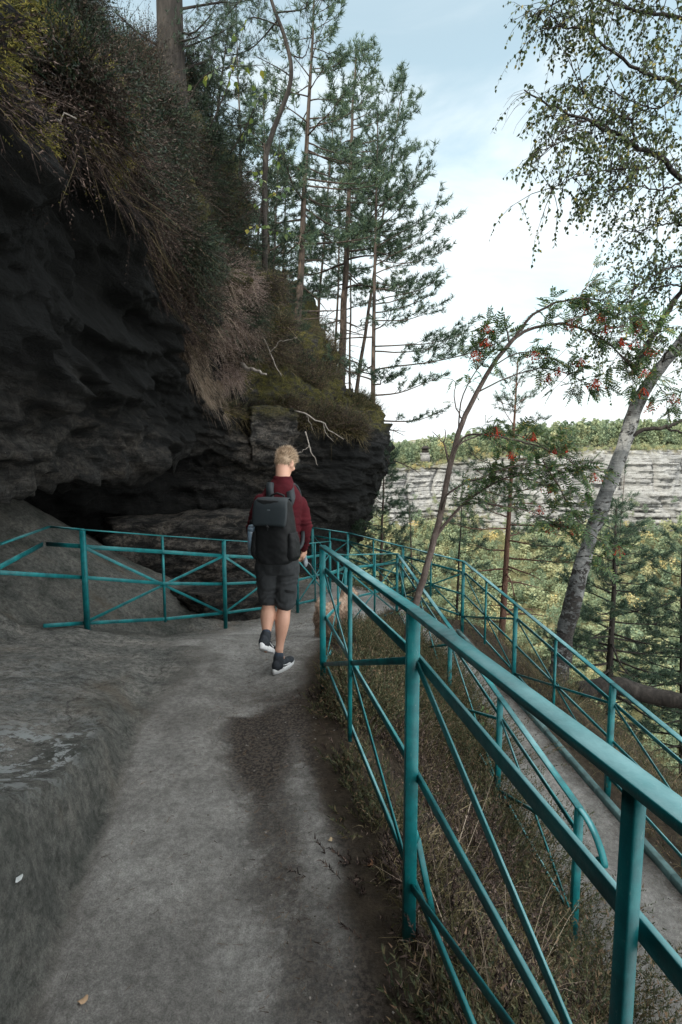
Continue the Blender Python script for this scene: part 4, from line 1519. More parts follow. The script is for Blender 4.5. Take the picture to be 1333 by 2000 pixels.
def ground_hit(px, py):
    """where the ground lies under a pixel of the photograph"""
    lo, hi = .4, 9
    for _ in range(60):
        mid = (lo + hi) / 2
        q = P(px, py, mid)
        if q.z > gz(q.x, q.y): lo = mid
        else: hi = mid
    q = P(px, py, lo)
    return Vector((q.x, q.y, gz(q.x, q.y)))


def pine(label, base, top, r0, lo, blen, nb, seed, group, mat='needles', bark='pine_bark', name='pine_tree', **kw):
    base = Vector(base)
    foot = rooted(base)
    base = base + (foot - base) * 1.0
    root = empty(name, base)
    tag(root, label, 'pine tree', group)
    wood, V, F = grow_pine(base, top, r0, lo, blen, nb, seed, **kw)
    wood.build('trunk', M[bark], root, True)
    link('crown', fast_mesh('crown', V, F), M[mat], root)
    return root


G1 = 'pines standing on top of the dark rock'
k1 = dict(tuft=.145, nw=.019, per=13, sub=8)
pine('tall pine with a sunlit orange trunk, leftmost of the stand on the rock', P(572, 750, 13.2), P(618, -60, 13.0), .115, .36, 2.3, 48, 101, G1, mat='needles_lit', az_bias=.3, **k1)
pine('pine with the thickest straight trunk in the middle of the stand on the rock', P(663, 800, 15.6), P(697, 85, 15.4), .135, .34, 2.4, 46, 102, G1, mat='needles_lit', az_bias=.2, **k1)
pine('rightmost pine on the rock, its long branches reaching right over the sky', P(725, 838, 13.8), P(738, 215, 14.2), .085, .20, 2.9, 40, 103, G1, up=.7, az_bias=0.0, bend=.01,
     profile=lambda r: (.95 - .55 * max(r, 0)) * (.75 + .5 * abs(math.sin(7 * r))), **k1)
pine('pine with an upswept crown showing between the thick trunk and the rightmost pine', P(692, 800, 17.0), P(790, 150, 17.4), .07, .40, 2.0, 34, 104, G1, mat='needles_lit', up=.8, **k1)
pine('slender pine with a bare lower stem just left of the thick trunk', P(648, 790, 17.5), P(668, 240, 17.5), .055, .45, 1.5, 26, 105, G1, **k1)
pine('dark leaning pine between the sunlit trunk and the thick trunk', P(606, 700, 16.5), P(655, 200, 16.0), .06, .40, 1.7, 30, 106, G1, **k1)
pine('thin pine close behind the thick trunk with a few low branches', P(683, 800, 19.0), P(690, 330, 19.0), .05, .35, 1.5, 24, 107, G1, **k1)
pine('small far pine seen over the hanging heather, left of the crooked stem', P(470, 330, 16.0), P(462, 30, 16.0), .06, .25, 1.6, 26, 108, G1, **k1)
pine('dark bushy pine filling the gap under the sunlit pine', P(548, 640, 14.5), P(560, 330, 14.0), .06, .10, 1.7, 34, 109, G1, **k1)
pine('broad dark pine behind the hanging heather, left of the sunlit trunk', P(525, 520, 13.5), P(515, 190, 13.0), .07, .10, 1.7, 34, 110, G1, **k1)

# crooked stem against the sky
root = empty('crooked_pine', P(530, 300, 9.6))
tag(root, 'crooked dark pine stem bending to the right then back left against the sky', 'pine tree')
mb = MB()
cp = interp_path([rooted(P(515, 345, 9.6)), P(518, 330, 9.6), P(532, 262, 9.6), (P(552, 210, 9.6)), P(567, 165, 9.6), P(568, 120, 9.6), P(553, 62, 9.6), P(535, 15, 9.6), P(515, -60, 9.6), P(505, -140, 9.6)], 30)
mb.tube(cp, list(np.linspace(.052, .022, 30)), 8)
TP, TD = [], []
rs = np.random.default_rng(5)
for (a, b, c) in ((20, P(480, 40, 9.8), 26), (22, P(600, 0, 9.3), 22), (24, P(440, 10, 9.8), 30), (26, P(470, -60, 9.6), 30), (17, P(610, 60, 9.8), 12), (14, P(500, 110, 9.8), 14), (27, P(400, 30, 9.4), 36), (25, P(410, 70, 9.6), 30), (21, P(440, 110, 9.9), 22)):
    p0 = cp[a]; p1 = np.array(b)
    pts = interp_path([p0, (p0 + p1) / 2 + rs.normal(size=3) * .12, p1], 8)
    mb.tube(pts, list(np.linspace(.016, .004, 8)), 5)
    for k in range(c * 2):
        f = rs.uniform(.25, 1); q = pts[min(int(f * 7), 7)] + rs.normal(size=3) * .17
        mb.tube([pts[min(int(f * 7), 7)], q], [.003, .0015], 3, cap=False)
        TP.append(q); TD.append(q - pts[3] + np.array([0, 0, .2]))
mb.build('trunk', M['dark_bark'], root, True)
V, F = tufts(np.array(TP), unit(np.array(TD)), np.full(len(TP), .085), .008, 14, 6)
link('crown', fast_mesh('crown', V, F), M['needles'], root)

# thick trunk rising from the cliff top
root = empty('old_pine', P(335, 170, 7.2))
tag(root, 'thick dark pine trunk rising out of frame from the cliff top', 'pine tree')
mb = MB()
tp = interp_path([rooted(P(347, 275, 7.3)), P(345, 260, 7.3), P(338, 160, 7.3), P(333, 60, 7.3), P(330, -120, 7.3), P(335, -420, 7.3)], 24)
mb.tube(tp, list(np.linspace(.195, .15, 24)), 14)
TP, TD = [], []
for (a, b) in ((14, P(420, 20, 7.0)), (12, P(440, 60, 7.4)), (16, P(470, -40, 7.2)), (10, P(410, 110, 7.6)), (13, P(390, 70, 7.0)), (15, P(450, 5, 7.8)), (12, P(220, 20, 7.0)), (9, P(400, 150, 7.9))):
    p0 = tp[a]; p1 = np.array(b)
    pts = interp_path([p0, (p0 + p1) / 2 + rs.normal(size=3) * .10 + np.array([0, 0, .1]), p1], 8)
    mb.tube(pts, list(np.linspace(.02, .004, 8)), 5)
    for k in range(52):
        f = rs.uniform(.3, 1); q = pts[min(int(f * 7), 7)] + rs.normal(size=3) * .15
        mb.tube([pts[min(int(f * 7), 7)], q], [.003, .0012], 3, cap=False)
        TP.append(q); TD.append(q - p0)
mb.build('trunk', M['dark_bark'], root, True)
V, F = tufts(np.array(TP), unit(np.array(TD)), np.full(len(TP), .065), .005, 14, 8)
link('crown', fast_mesh('crown', V, F), M['needles'], root)

# bushy young pines clinging to the cliff edge
G2 = 'young pines clinging to the cliff edge'
for k, (a, b, Y, bl, lab) in enumerate([
        ((395, 330), (420, 165), 8.2, .75, 'dark bushy young pine, topmost of those clinging to the cliff edge'),
        ((450, 420), (470, 260), 9.2, .8, 'dark bushy young pine below the large birch leaves'),
        ((490, 520), (520, 340), 10.2, .9, 'dark young pine leaning out towards the sunlit trunk'),
        ((430, 540), (470, 430), 8.8, .7, 'low dark pine bush just above the pink heather'),
        ((415, 250), (445, 60), 8.8, .8, 'dark young pine between the thick trunk and the birch shoots'),
        ((365, 260), (385, 120), 7.8, .6, 'small dark pine crowded against the thick trunk'),
        ((520, 430), (548, 250), 10.8, .9, 'dark young pine directly below the crooked stem'),
        ((560, 745), (585, 600), 12.3, .8, 'small dark pine on the mossy ledge at the foot of the sunlit pine')]):
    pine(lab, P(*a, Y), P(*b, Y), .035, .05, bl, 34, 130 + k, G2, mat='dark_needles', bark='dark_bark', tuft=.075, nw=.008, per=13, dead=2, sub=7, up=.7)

# pines beyond the railing on the right
G3 = 'pines beyond the outer railing'
pine('slim red-barked pine with open whorls of branches behind the rowan', P(978, 1260, 8.2), P(1012, 705, 8.2), .062, .34, 1.35, 34, 120, G3, bark='pine_bark_red', tuft=.078, nw=.0075, per=13, up=.75, droop=.05, dead=12, bend=.01, sub=8)
pine('dense dark pine beside the rock corner, behind the far end of the railing', P(738, 1120, 13.0), P(752, 868, 13.0), .07, .05, 1.5, 60, 121, G3, tuft=.11, nw=.012, per=15, dens=1.4, up=.6)
pine('thin sparse pine between the rowan and the red-barked pine', P(893, 1190, 10.0), P(905, 925, 10.0), .035, .35, .75, 18, 122, G3, bark='dark_bark', tuft=.085, nw=.008, per=11, dead=10)
pine('broad dark pine on the slope right of the birch trunk', P(1190, 1370, 8.0), P(1205, 985, 8.3), .075, .12, 1.55, 60, 123, G3, bark='dark_bark', tuft=.085, nw=.009, per=15, dens=1.4, up=.45, droop=.2, dead=10, sub=7)
pine('spindly pine with a thin bare stem just right of the birch trunk', P(1200, 1180, 11.0), P(1222, 905, 11.0), .03, .3, .95, 16, 124, G3, bark='pine_bark', tuft=.085, nw=.008, per=11, dead=6)
pine('dark pine at the right edge below the birch', P(1345, 1400, 8.4), P(1335, 1040, 8.2), .07, .2, 1.35, 46, 125, G3, bark='dark_bark', tuft=.085, nw=.009, per=15, dens=1.4, up=.4, droop=.25, dead=12)
pine('low dark pine under the railing at the end of the canyon path', P(815, 1150, 12.5), P(800, 990, 12.5), .05, .05, 1.0, 26, 126, G3, tuft=.095, nw=.010, per=12)


# ------------------------------------------------------------------ birch on the right
def leaf_quads(pos, dirs, nrm, L, W):
    """rhombic leaves folded a little along the midrib"""
    side = unit(np.cross(dirs, nrm)) * (W / 2)[:, None]
    n2 = unit(np.cross(side, dirs))
    Lc = L[:, None]
    b = pos; tip = pos + dirs * Lc
    l = pos + dirs * Lc * .38 + side + n2 * (W * .12)[:, None]
    r = pos + dirs * Lc * .38 - side + n2 * (W * .12)[:, None]
    l2 = pos + dirs * Lc * .10 + side * .6; r2 = pos + dirs * Lc * .10 - side * .6
    V = np.stack([b, r2, r, tip, l, l2], 1).reshape(-1, 3)
    i = np.arange(len(pos))[:, None] * 6
    F = np.concatenate([i + [[0, 1, 2, 3]], i + [[0, 3, 4, 5]]])
    return V, F


def build_birch():
    root = empty('birch_tree', P(1090, 1330, 6.5))
    tag(root, 'leaning white-barked birch beyond the railing with a drooping leafy crown', 'birch tree')
    tp = [(*P(1078, 1372, 6.35), .165), (*P(1090, 1318, 6.4), .135), (*P(1108, 1225, 6.5), .110), (*P(1135, 1110, 6.55), .094), (*P(1160, 1030, 6.6), .088), (*P(1190, 950, 6.6), .085),
          (*P(1222, 860, 6.6), .084), (*P(1247, 785, 6.55), .080), (*P(1292, 715, 6.5), .070), (*P(1340, 655, 6.4), .062), (*P(1392, 560, 6.3), .054), (*P(1432, 420, 6.1), .050), (*P(1450, 250, 5.9), .040), (*P(1440, 60, 5.7), .028), (*P(1420, -200, 5.5), .012)]
    A = interp_path(tp, 70)
    mb = MB()
    low = np.repeat(np.clip((1.3 - A[:, 2]) / 2.2, 0, 1), 16)
    rr = A[:, 3] * (1 + .06 * vnoise(np.stack([A[:, 2] * 4, A[:, 2] * 0, A[:, 2] * 0], 1)))
    mb.tube(A[:, :3], list(rr), 16, t=low)
    V = mb.V[-1]; V += ((.010 * fbm(V * 9, 3) * (1 + 2 * low))[:, None] * unit(V - np.repeat(A[:, :3], 16, 0))).astype(np.float32)
    mb.build('trunk', M['birch'], root, True, tint=True)
    rs = np.random.default_rng(77)
    wood = MB()
    PB = lambda L_: [P(*q) for q in L_]
    main = [
        ([(1236, 735, 6.5), (1262, 680, 6.4), (1295, 625, 6.3), (1335, 560, 6.2), (1395, 460, 6.0)], .042, .020),
        ([(1232, 852, 6.55), (1262, 838, 6.5), (1300, 835, 6.4), (1340, 815, 6.4), (1410, 750, 6.4)], .030, .016),
        ([(1300, 836, 6.42), (1333, 845, 6.3), (1380, 850, 6.2)], .016, .008),
        ([(1435, 420, 6.1), (1333, 350, 5.8), (1290, 308, 5.7), (1240, 285, 5.6), (1205, 262, 5.5), (1150, 237, 5.4), (1085, 208, 5.3), (1025, 180, 5.2)], .032, .006),
        ([(1240, 285, 5.6), (1236, 240, 5.6), (1215, 228, 5.5), (1150, 195, 5.4), (1110, 110, 5.3)], .014, .004),
        ([(1205, 262, 5.5), (1150, 235, 5.4), (1105, 255, 5.3), (1075, 285, 5.2), (1040, 325, 5.2)], .010, .003),
        ([(1448, 260, 5.9), (1330, 170, 5.7), (1240, 130, 5.5), (1140, 60, 5.4), (1060, 55, 5.3)], .024, .005),
        ([(1445, 120, 5.8), (1340, 40, 5.7), (1240, 20, 5.5), (1140, -10, 5.4), (1030, 35, 5.3)], .022, .005),
        ([(1430, -60, 5.6), (1330, -80, 5.5), (1230, -60, 5.5), (1120, -40, 5.4)], .018, .005),
        ([(1410, 500, 6.2), (1340, 440, 6.0), (1280, 440, 5.9), (1245, 460, 5.9)], .014, .004),
        ([(1395, 540, 6.2), (1330, 520, 6.0), (1275, 540, 5.9), (1235, 570, 5.9)], .014, .004),
        ([(1333, 560, 6.2), (1290, 560, 6.1), (1240, 580, 6.1), (1200, 620, 6.1)], .010, .003),
        ([(1265, 676, 6.4), (1235, 640, 6.3), (1205, 640, 6.2), (1170, 670, 6.2)], .010, .003),
        ([(1290, 715, 6.5), (1310, 680, 6.3), (1345, 700, 6.1), (1380, 740, 6.0)], .012, .003),
        ([(1290, 310, 5.7), (1260, 330, 5.5), (1200, 330, 5.4), (1110, 350, 5.3), (1060, 390, 5.2)], .010, .003),
        ([(1333, 350, 5.8), (1300, 370, 5.6), (1240, 365, 5.5), (1180, 375, 5.4)], .010, .003),
        ([(1330, 170, 5.7), (1290, 210, 5.5), (1240, 200, 5.4), (1190, 180, 5.4)], .010, .003),
    ]
    LP, LD, LN = [], [], []

    def leaf(p, d):
        LP.append(p); LD.append(d); LN.append(rs.normal(size=3))

    def hang_twig(p, d0, Lt, leaves=True):
        pts = [p]; d = d0 / np.linalg.norm(d0)
        m = 5
        for k in range(m):
            d = d + np.array([0, 0, -.38]) + rs.normal(size=3) * .12
            d /= np.linalg.norm(d)
            pts.append(pts[-1] + d * Lt / m)
        wood.tube(pts, list(np.linspace(.0026, .0011, m + 1)), 3, cap=False, t=0)
        if leaves:
            nl = max(3, int(Lt / .030))
            Q = np.array(pts)
            for k in range(nl):
                f = (k + rs.uniform(0, 1)) / nl * m
                i = min(int(f), m - 1)
                q = Q[i] + (Q[i + 1] - Q[i]) * (f - i)
                leaf(q + rs.normal(size=3) * .008, np.array([rs.normal() * .7, rs.normal() * .7, -1.0 + rs.normal() * .4]))

    for j, (pl, r0, r1) in enumerate(main):
        n = 26
        A2 = interp_path(PB(pl), n)
        A2 += rs.normal(size=A2.shape) * .008
        wood.tube(A2, list(np.linspace(r0, r1, n)), 7, t=0)
        if j in (1, 2): continue
        Lb = np.linalg.norm(np.diff(A2, axis=0), axis=1).sum()
        ntw = int(Lb * (22 if j not in (0,) else 17))
        if j == 3: ntw = int(ntw * .8)
        for k in range(ntw):
            f = rs.uniform(.15, 1.0)
            i = min(int(f * (n - 1)), n - 2)
            p = A2[i]
            tdir = unit((A2[i + 1] - A2[i])[None])[0]
            if j == 3 and f > .80:
                hang_twig(p, tdir + rs.normal(size=3) * .5, rs.uniform(.25, .6), leaves=rs.uniform() < .12)
                continue
            dd = rs.normal(size=3) * .8 + tdir * .5 + np.array([0, 0, .25])
            Ls = rs.uniform(.12, .50)
            q = p + unit(dd[None])[0] * Ls
            mid = (p + q) / 2 + np.array([0, 0, .03])
            wood.tube([p, mid, q], [.005, .0035, .002], 4, cap=False, t=0)
            for _ in range(rs.integers(2, 5)):
                hang_twig(mid + (q - mid) * rs.uniform(0, 1), dd + rs.normal(size=3) * .5, rs.uniform(.12, .42))
    wood.build('branch', M['dark_bark'], root, True)
    n = len(LP)
    V, F = leaf_quads(np.array(LP), unit(np.array(LD)), np.array(LN), rs.uniform(.026, .046, n), rs.uniform(.020, .035, n))
    link('crown', fast_mesh('crown', V, F), M['birch_leaf'], root)
    return n


print('birch leaves', build_birch())

# fallen trunk lying on the slope
root = MB()
lg = interp_path([P(1130, 1350, 6.9), P(1205, 1340, 6.8), P(1270, 1358, 6.7), P(1340, 1372, 6.5), P(1420, 1400, 6.3)], 24)
root.tube(lg, list(np.linspace(.13, .10, 24) * (1 + .12 * rng.normal(size=24) * .5)), 12)
tag(root.build('fallen_log', M['dark_bark'], None, True), 'dark fallen trunk lying on the slope right of the birch', 'log')


# ------------------------------------------------------------------ rowan with red berries
def build_rowan():
    Y0 = 5.3
    base = P(786, 1275, Y0)
    root = empty('rowan_tree', base)
    tag(root, 'slender arching rowan with feathery leaves and red berry clusters between the railings', 'rowan tree')
    rs = np.random.default_rng(88)
    wood = MB()
    PB = lambda L_: [P(*q) if len(q) == 3 else P(*q, Y0) for q in L_]
    br = [
        ([(778, 1345), (783, 1300), (793, 1252), (806, 1205), (824, 1140), (846, 1060), (862, 1000), (876, 925), (898, 840), (925, 780), (962, 715), (1005, 662)], .045, .020, 44, 0),
        ([(1005, 662), (1040, 641), (1100, 632), (1160, 652), (1212, 692), (1250, 740)], .018, .005, 24, 1),
        ([(1005, 662), (1035, 620, 5.2), (1080, 594, 5.1), (1130, 583, 5.0), (1185, 585, 5.0)], .016, .004, 22, 1),
        ([(996, 672), (990, 645), (984, 616)], .010, .007, 6, 0),
        ([(1130, 583, 5.0), (1150, 555, 5.0), (1185, 540, 5.0)], .006, .003, 8, 1),
        ([(834, 1110), (850, 1052), (905, 985, 5.2), (965, 945, 5.1), (1010, 930, 5.0), (1075, 950, 4.9)], .022, .004, 22, 1),
        ([(905, 985, 5.2), (960, 985, 5.0), (1040, 1000, 4.9), (1100, 1030, 4.8)], .009, .003, 16, 1),
        ([(878, 915), (905, 855, 5.2), (960, 850, 5.1), (1040, 868, 5.0), (1095, 890, 4.9), (1140, 920, 4.8)], .013, .004, 22, 1),
        ([(886, 880), (920, 856, 5.4), (985, 845, 5.5), (1060, 870, 5.5), (1110, 880, 5.5)], .010, .003, 18, 1),
        ([(862, 1000), (880, 960, 5.1), (960, 925, 5.0), (1040, 905, 5.0), (1110, 930, 4.9)], .012, .004, 22, 1),
        ([(1060, 900, 4.9), (1090, 945, 4.8), (1120, 1000, 4.7), (1150, 1040, 4.6), (1205, 1075, 4.5)], .008, .003, 20, 1),
        ([(881, 925), (872, 880), (866, 865), (845, 842)], .013, .003, 12, 0),
        ([(866, 865), (872, 845), (870, 838)], .007, .003, 5, 0),
        ([(903, 818), (892, 800), (888, 770), (890, 745), (865, 738)], .008, .002, 12, 2),
        ([(896, 838), (902, 780), (930, 725), (950, 700), (968, 668), (940, 640)], .008, .003, 18, 1),
        ([(930, 768), (1000, 735), (1060, 720), (1120, 735), (1165, 760)], .009, .003, 18, 1),
        ([(962, 715), (1010, 690), (1050, 690), (1090, 705)], .008, .003, 14, 1),
        ([(1160, 652), (1200, 640, 5.1), (1250, 640, 5.0), (1285, 660, 5.0)], .007, .003, 14, 1),
        ([(1212, 692), (1262, 730, 5.3), (1310, 780, 5.3)], .006, .003, 14, 1),
        ([(1100, 632), (1150, 612, 5.2), (1200, 600, 5.1), (1245, 620, 5.0)], .007, .003, 14, 1),
    ]
    LV, LF, nv = [], [], 0

    def pinnate(p, d, L_):
        nonlocal nv
        d = d / np.linalg.norm(d)
        s = np.cross(d, [0, 0, 1.0]) + rs.normal(size=3) * .35
        s = s - d * s.dot(d); s /= np.linalg.norm(s)
        nrm = np.cross(s, d)
        npair = 6
        pos, dirs = [], []
        pts = [p]
        dd = d.copy()
        for k in range(npair + 1):
            dd = dd + np.array([0, 0, -.085]); dd /= np.linalg.norm(dd)
            pts.append(pts[-1] + dd * L_ / (npair + 1))
            c = pts[-1]
            if k < npair:
                for sg in (-1, 1):
                    pos.append(c); dirs.append(dd * .55 + s * sg * .85 - nrm * rs.uniform(-.1, .25))
            else:
                pos.append(c); dirs.append(dd)
        wood.tube(pts[::2] + [pts[-1]], [.0016] * (len(pts[::2]) + 1), 3, cap=False)
        n = len(pos)
        ll = L_ * .30 * rs.uniform(.85, 1.1, n)
        V, F = leaf_quads(np.array(pos), unit(np.array(dirs)), np.tile(nrm, (n, 1)) + rs.normal(size=(n, 3)) * .15, ll, ll * .36)
        LV.append(V); LF.append(F + nv); nv += len(V)

    spots = []
    for (pl, r0, r1, n, lv) in br:
        A = interp_path(PB(pl), n)
        A[1:] += rs.normal(size=A[1:].shape) * .004
        wood.tube(A, list(np.linspace(r0, r1, n)), 8 if r0 > .03 else 6)
        if lv == 0: continue
        Lb = np.linalg.norm(np.diff(A, axis=0), axis=1).sum()
        cnt = int(Lb * (30 if lv == 1 else 9))
        for k in range(cnt):
            f = 1 - .68 * rs.uniform(0, 1) ** 1.3
            i = min(int(f * (n - 1)), n - 2)
            td = unit((A[i + 1] - A[i])[None])[0]
            q = A[i].copy()
            dd = td * .6 + rs.normal(size=3) * .75 + np.array([0, -.1, .15])
            if rs.uniform() < .5:
                e = q + unit(dd[None])[0] * rs.uniform(.05, .22)
                wood.tube([q, e], [.003, .002], 3, cap=False)
                for _ in range(2):
                    pinnate(e, dd + rs.normal(size=3) * .8, rs.uniform(.10, .17))
                q = e
            pinnate(q, dd + rs.normal(size=3) * .3, rs.uniform(.11, .18))
    # berries
    bp = [(950, 647), (951, 675), (929, 699), (1043, 699), (1116, 638), (1149, 605), (1172, 626), (1183, 648), (1244, 635), (1236, 648), (1252, 640), (1212, 673), (1241, 676), (1268, 692), (1135, 713), (1259, 735),
          (1092, 730), (1072, 742), (1163, 753), (1256, 771), (1315, 783), (1271, 800), (969, 848), (1042, 859), (996, 893), (1082, 883), (1105, 883), (1160, 937), (1072, 959), (1054, 1001), (1076, 1037), (1093, 1028), (1118, 1043), (1208, 1080)]
    bm = bmesh.new()
    bmesh.ops.create_icosphere(bm, subdivisions=1, radius=1.0)
    SV = np.array([v.co for v in bm.verts]); SF = np.array([[v.index for v in f.verts] for f in bm.faces]); bm.free()
    for k, (px, py) in enumerate(bp):
        Y = 4.5 if px > 1190 and py > 1000 else (4.9 if py > 840 else 5.15)
        c = np.array(P(px, py, Y))
        mb = MB()
        nb = int(rs.uniform(14, 30))
        sx = rs.uniform(.024, .042)
        stalk = c + np.array([0, 0, .07])
        for b in range(nb):
            q = c + rs.normal(size=3) * np.array([sx, sx, sx * .45])
            mb.add(SV * rs.uniform(.0060, .0082) + q, SF)
            if True:
                mb.tube([tuple(q), tuple((q + stalk) / 2 + [0, 0, .01]), tuple(stalk)], [.0010, .0012, .0016], 3, cap=False)
        mb.build('berry_cluster', M['berry'], root, True)
        for _ in range(7):
            pinnate(stalk + rs.normal(size=3) * .03, rs.normal(size=3) * np.array([1, 1, .55]) + np.array([0, 0, .1]), rs.uniform(.10, .17))
    wood.build('trunk', M['rowan_bark'], root, True)
    link('crown', fast_mesh('crown', np.concatenate(LV), np.concatenate(LF)), M['rowan_leaf'], root)
    # young shoots of the same kind at the foot, a plant of its own
    LV.clear(); LF.clear(); nv = 0
    wood = MB()
    g0 = ground_hit(818, 1262); gy = g0.y
    r2 = empty('rowan_sapling', g0)
    tag(r2, 'small green rowan seedling at the foot of the arching rowan', 'sapling')
    for b, Y in (((830, 1185), gy), ((800, 1200), gy - .05), ((852, 1205), gy - .1), ((838, 1225), gy - .2)):
        p0, p1 = g0, P(*b, Y)
        wood.tube([p0, (p0 + p1) / 2 + Vector((.01, 0, .03)), p1], [.006, .004, .003], 5)
        for _ in range(6):
            pinnate(np.array(p1) + rs.normal(size=3) * .03, rs.normal(size=3) * np.array([1, 1, .4]) + np.array([0, 0, .25]), rs.uniform(.13, .19))
    wood.build('stem', M['rowan_bark'], r2, True)
    link('leaves', fast_mesh('leaves', np.concatenate(LV), np.concatenate(LF)), M['rowan_leaf'], r2)


build_rowan()


# ------------------------------------------------------------------ leafy saplings
def sapling(label, stems, nleaf, size, seed, name='birch_sapling', spread=.10):
    rs = np.random.default_rng(seed)
    root = empty(name, Vector(stems[0][0]))
    tag(root, label, 'sapling')
    wood = MB(); LP, LD = [], []
    for st in stems:
        A = interp_path(st, 14)
        wood.tube(A, list(np.linspace(.008, .0025, 14) * (size / .08) ** .5), 5)
        for k in range(nleaf):
            i = rs.integers(4, 14)
            d = rs.normal(size=3) * np.array([1, 1, .6]); d /= np.linalg.norm(d)
            e = A[i] + d * rs.uniform(.02, spread)
            wood.tube([A[i], e], [.0014, .001], 3, cap=False)
            LP.append(e); LD.append(d * .6 + np.array([0, 0, -.75]) + rs.normal(size=3) * .3)
    n = len(LP)
    wood.build('stem', M['dark_bark'], root, True)
    V, F = leaf_quads(np.array(LP), unit(np.array(LD)), rs.normal(size=(n, 3)) + np.array([0, -1.5, .3]), rs.uniform(.75, 1.15, n) * size, rs.uniform(.75, 1.05, n) * size * .8)
    link('leaves', fast_mesh('leaves', V, F), M['sapling_leaf'], root)


sapling('birch shoots with large green leaves against the sky above the hanging heather',
        [[P(355, 240, 6.2), P(385, 165, 6.1), P(430, 134, 6.0), P(515, 128, 5.9)], [P(410, 250, 6.2), P(440, 180, 6.1), P(462, 110, 6.1), P(478, 45, 6.0)], [P(450, 300, 6.6), P(480, 250, 6.4), P(500, 205, 6.3), P(515, 180, 6.2)]], 13, .078, 61)
sapling('birch shoots with yellowing leaves in front of the dark bushes beside the sunlit pine',
        [[P(455, 470, 7.9), P(500, 445, 7.8), P(560, 455, 7.7)], [P(470, 430, 7.9), P(520, 390, 7.8), P(560, 365, 7.8)], [P(480, 380, 7.9), P(525, 330, 7.8), P(555, 290, 7.8)]], 14, .085, 62)
sapling('pale green birch seedling growing through the heather beside the slim railing', [[ground_hit(925, 1475), P(932, 1420, ground_hit(925, 1475).y), P(950, 1365, ground_hit(925, 1475).y - .03)], [ground_hit(930, 1472), P(962, 1425, ground_hit(930, 1472).y), P(978, 1440, ground_hit(930, 1472).y - .06)]], 14, .042, 63, spread=.06)


# fern frond in the bottom right corner of the bank
def fern():
    root = empty('fern', P(1080, 1930, 1.35))
    tag(root, 'small pale fern on the bank under the near railing', 'fern')
    rs = np.random.default_rng(9)
    wood = MB(); LP, LD = [], []
    b0 = Vector((.62, 1.38, gz(.62, 1.38)))
    for ang, L_ in ((-.3, .17), (.5, .15), (1.5, .13), (2.6, .14), (-1.3, .15)):
        d = Vector((math.cos(ang), math.sin(ang) * .8, .75)).normalized()
        pts = [b0 + d * L_ * t + Vector((0, 0, -.6 * L_ * t * t)) for t in np.linspace(0, 1, 11)]
        wood.tube(pts, list(np.linspace(.0018, .0008, 11)), 3, cap=False)
        for k in range(2, 11):
            dd = (pts[k] - pts[k - 1]).normalized()
            s = dd.cross(Vector((0, 0, 1))).normalized()
            for sg in (-1, 1):
                LP.append(tuple(pts[k])); LD.append(tuple(dd * .4 + s * sg))
    wood.build('stem', M['sapling_leaf'], root)
    n = len(LP)
    Lw = np.tile(np.linspace(.045, .012, 9).repeat(2), 5)
    V, F = leaf_quads(np.array(LP), unit(np.array(LD)), np.tile([0, 0, 1.0], (n, 1)) + rs.normal(size=(n, 3)) * .1, Lw, Lw * .35)
    link('fronds', fast_mesh('fronds', V, F), M['sapling_leaf'], root)


fern()


# ------------------------------------------------------------------ dead sticks on the rock
def stick(label, lines, r, name='dead_branch', mat='dead_wood'):
    mb = MB()
    rs = np.random.default_rng(len(label))
    for i, (pts, k) in enumerate(lines):
        A = interp_path([P(*q) for q in pts], 12)
        A[1:-1] += rs.normal(size=(10, 3)) * .012
        mb.tube(A, list(np.linspace(r * k, r * k * .35, 12)), 6)
    tag(mb.build(name, M[mat], None, True), label, 'dead branch')


stick('forked bare stick hanging in front of the dark rock right of the walker', [([(597, 843, 9.6), (604, 868, 9.55), (612, 890, 9.5), (621, 909, 9.5)], 1), ([(605, 870, 9.55), (592, 880, 9.5), (574, 890, 9.5)], .6)], .016)
stick('long pale dead bough arching down over the mossy ledge', [([(576, 803, 9.9), (602, 812, 9.8), (632, 826, 9.8), (645, 842, 9.8), (672, 858, 9.8)], 1), ([(632, 826, 9.8), (640, 850, 9.8), (652, 862, 9.8)], .5), ([(600, 812, 9.8), (612, 840, 9.8)], .4)], .017)
stick('pale broken log end sticking out of the grass under the pink heather', [([(470, 712, 9.0), (492, 722, 8.8), (521, 731, 8.6)], 1)], .045, name='log_stub')
stick('thin pale stick leaning on the slope beside the pink heather', [([(512, 650, 9.4), (527, 690, 9.4), (550, 735, 9.4)], 1), ([(526, 692, 9.4), (545, 668, 9.3), (580, 660, 9.2)], .6)], .015)
stick('grey dead twigs at the left edge under the moss', [([(-20, 275, 3.3), (40, 262, 3.3), (85, 235, 3.3), (150, 232, 3.35)], 1), ([(60, 255, 3.3), (40, 290, 3.3), (5, 300, 3.3)], .7), ([(85, 235, 3.3), (60, 215, 3.3)], .5)], .012)
stick('twisted pale roots hanging down the cliff edge left of the dwarf pines', [([(150, 110, 4.2), (170, 170, 4.2), (160, 220, 4.2), (185, 260, 4.3)], 1), ([(170, 170, 4.2), (200, 210, 4.2)], .6)], .010)

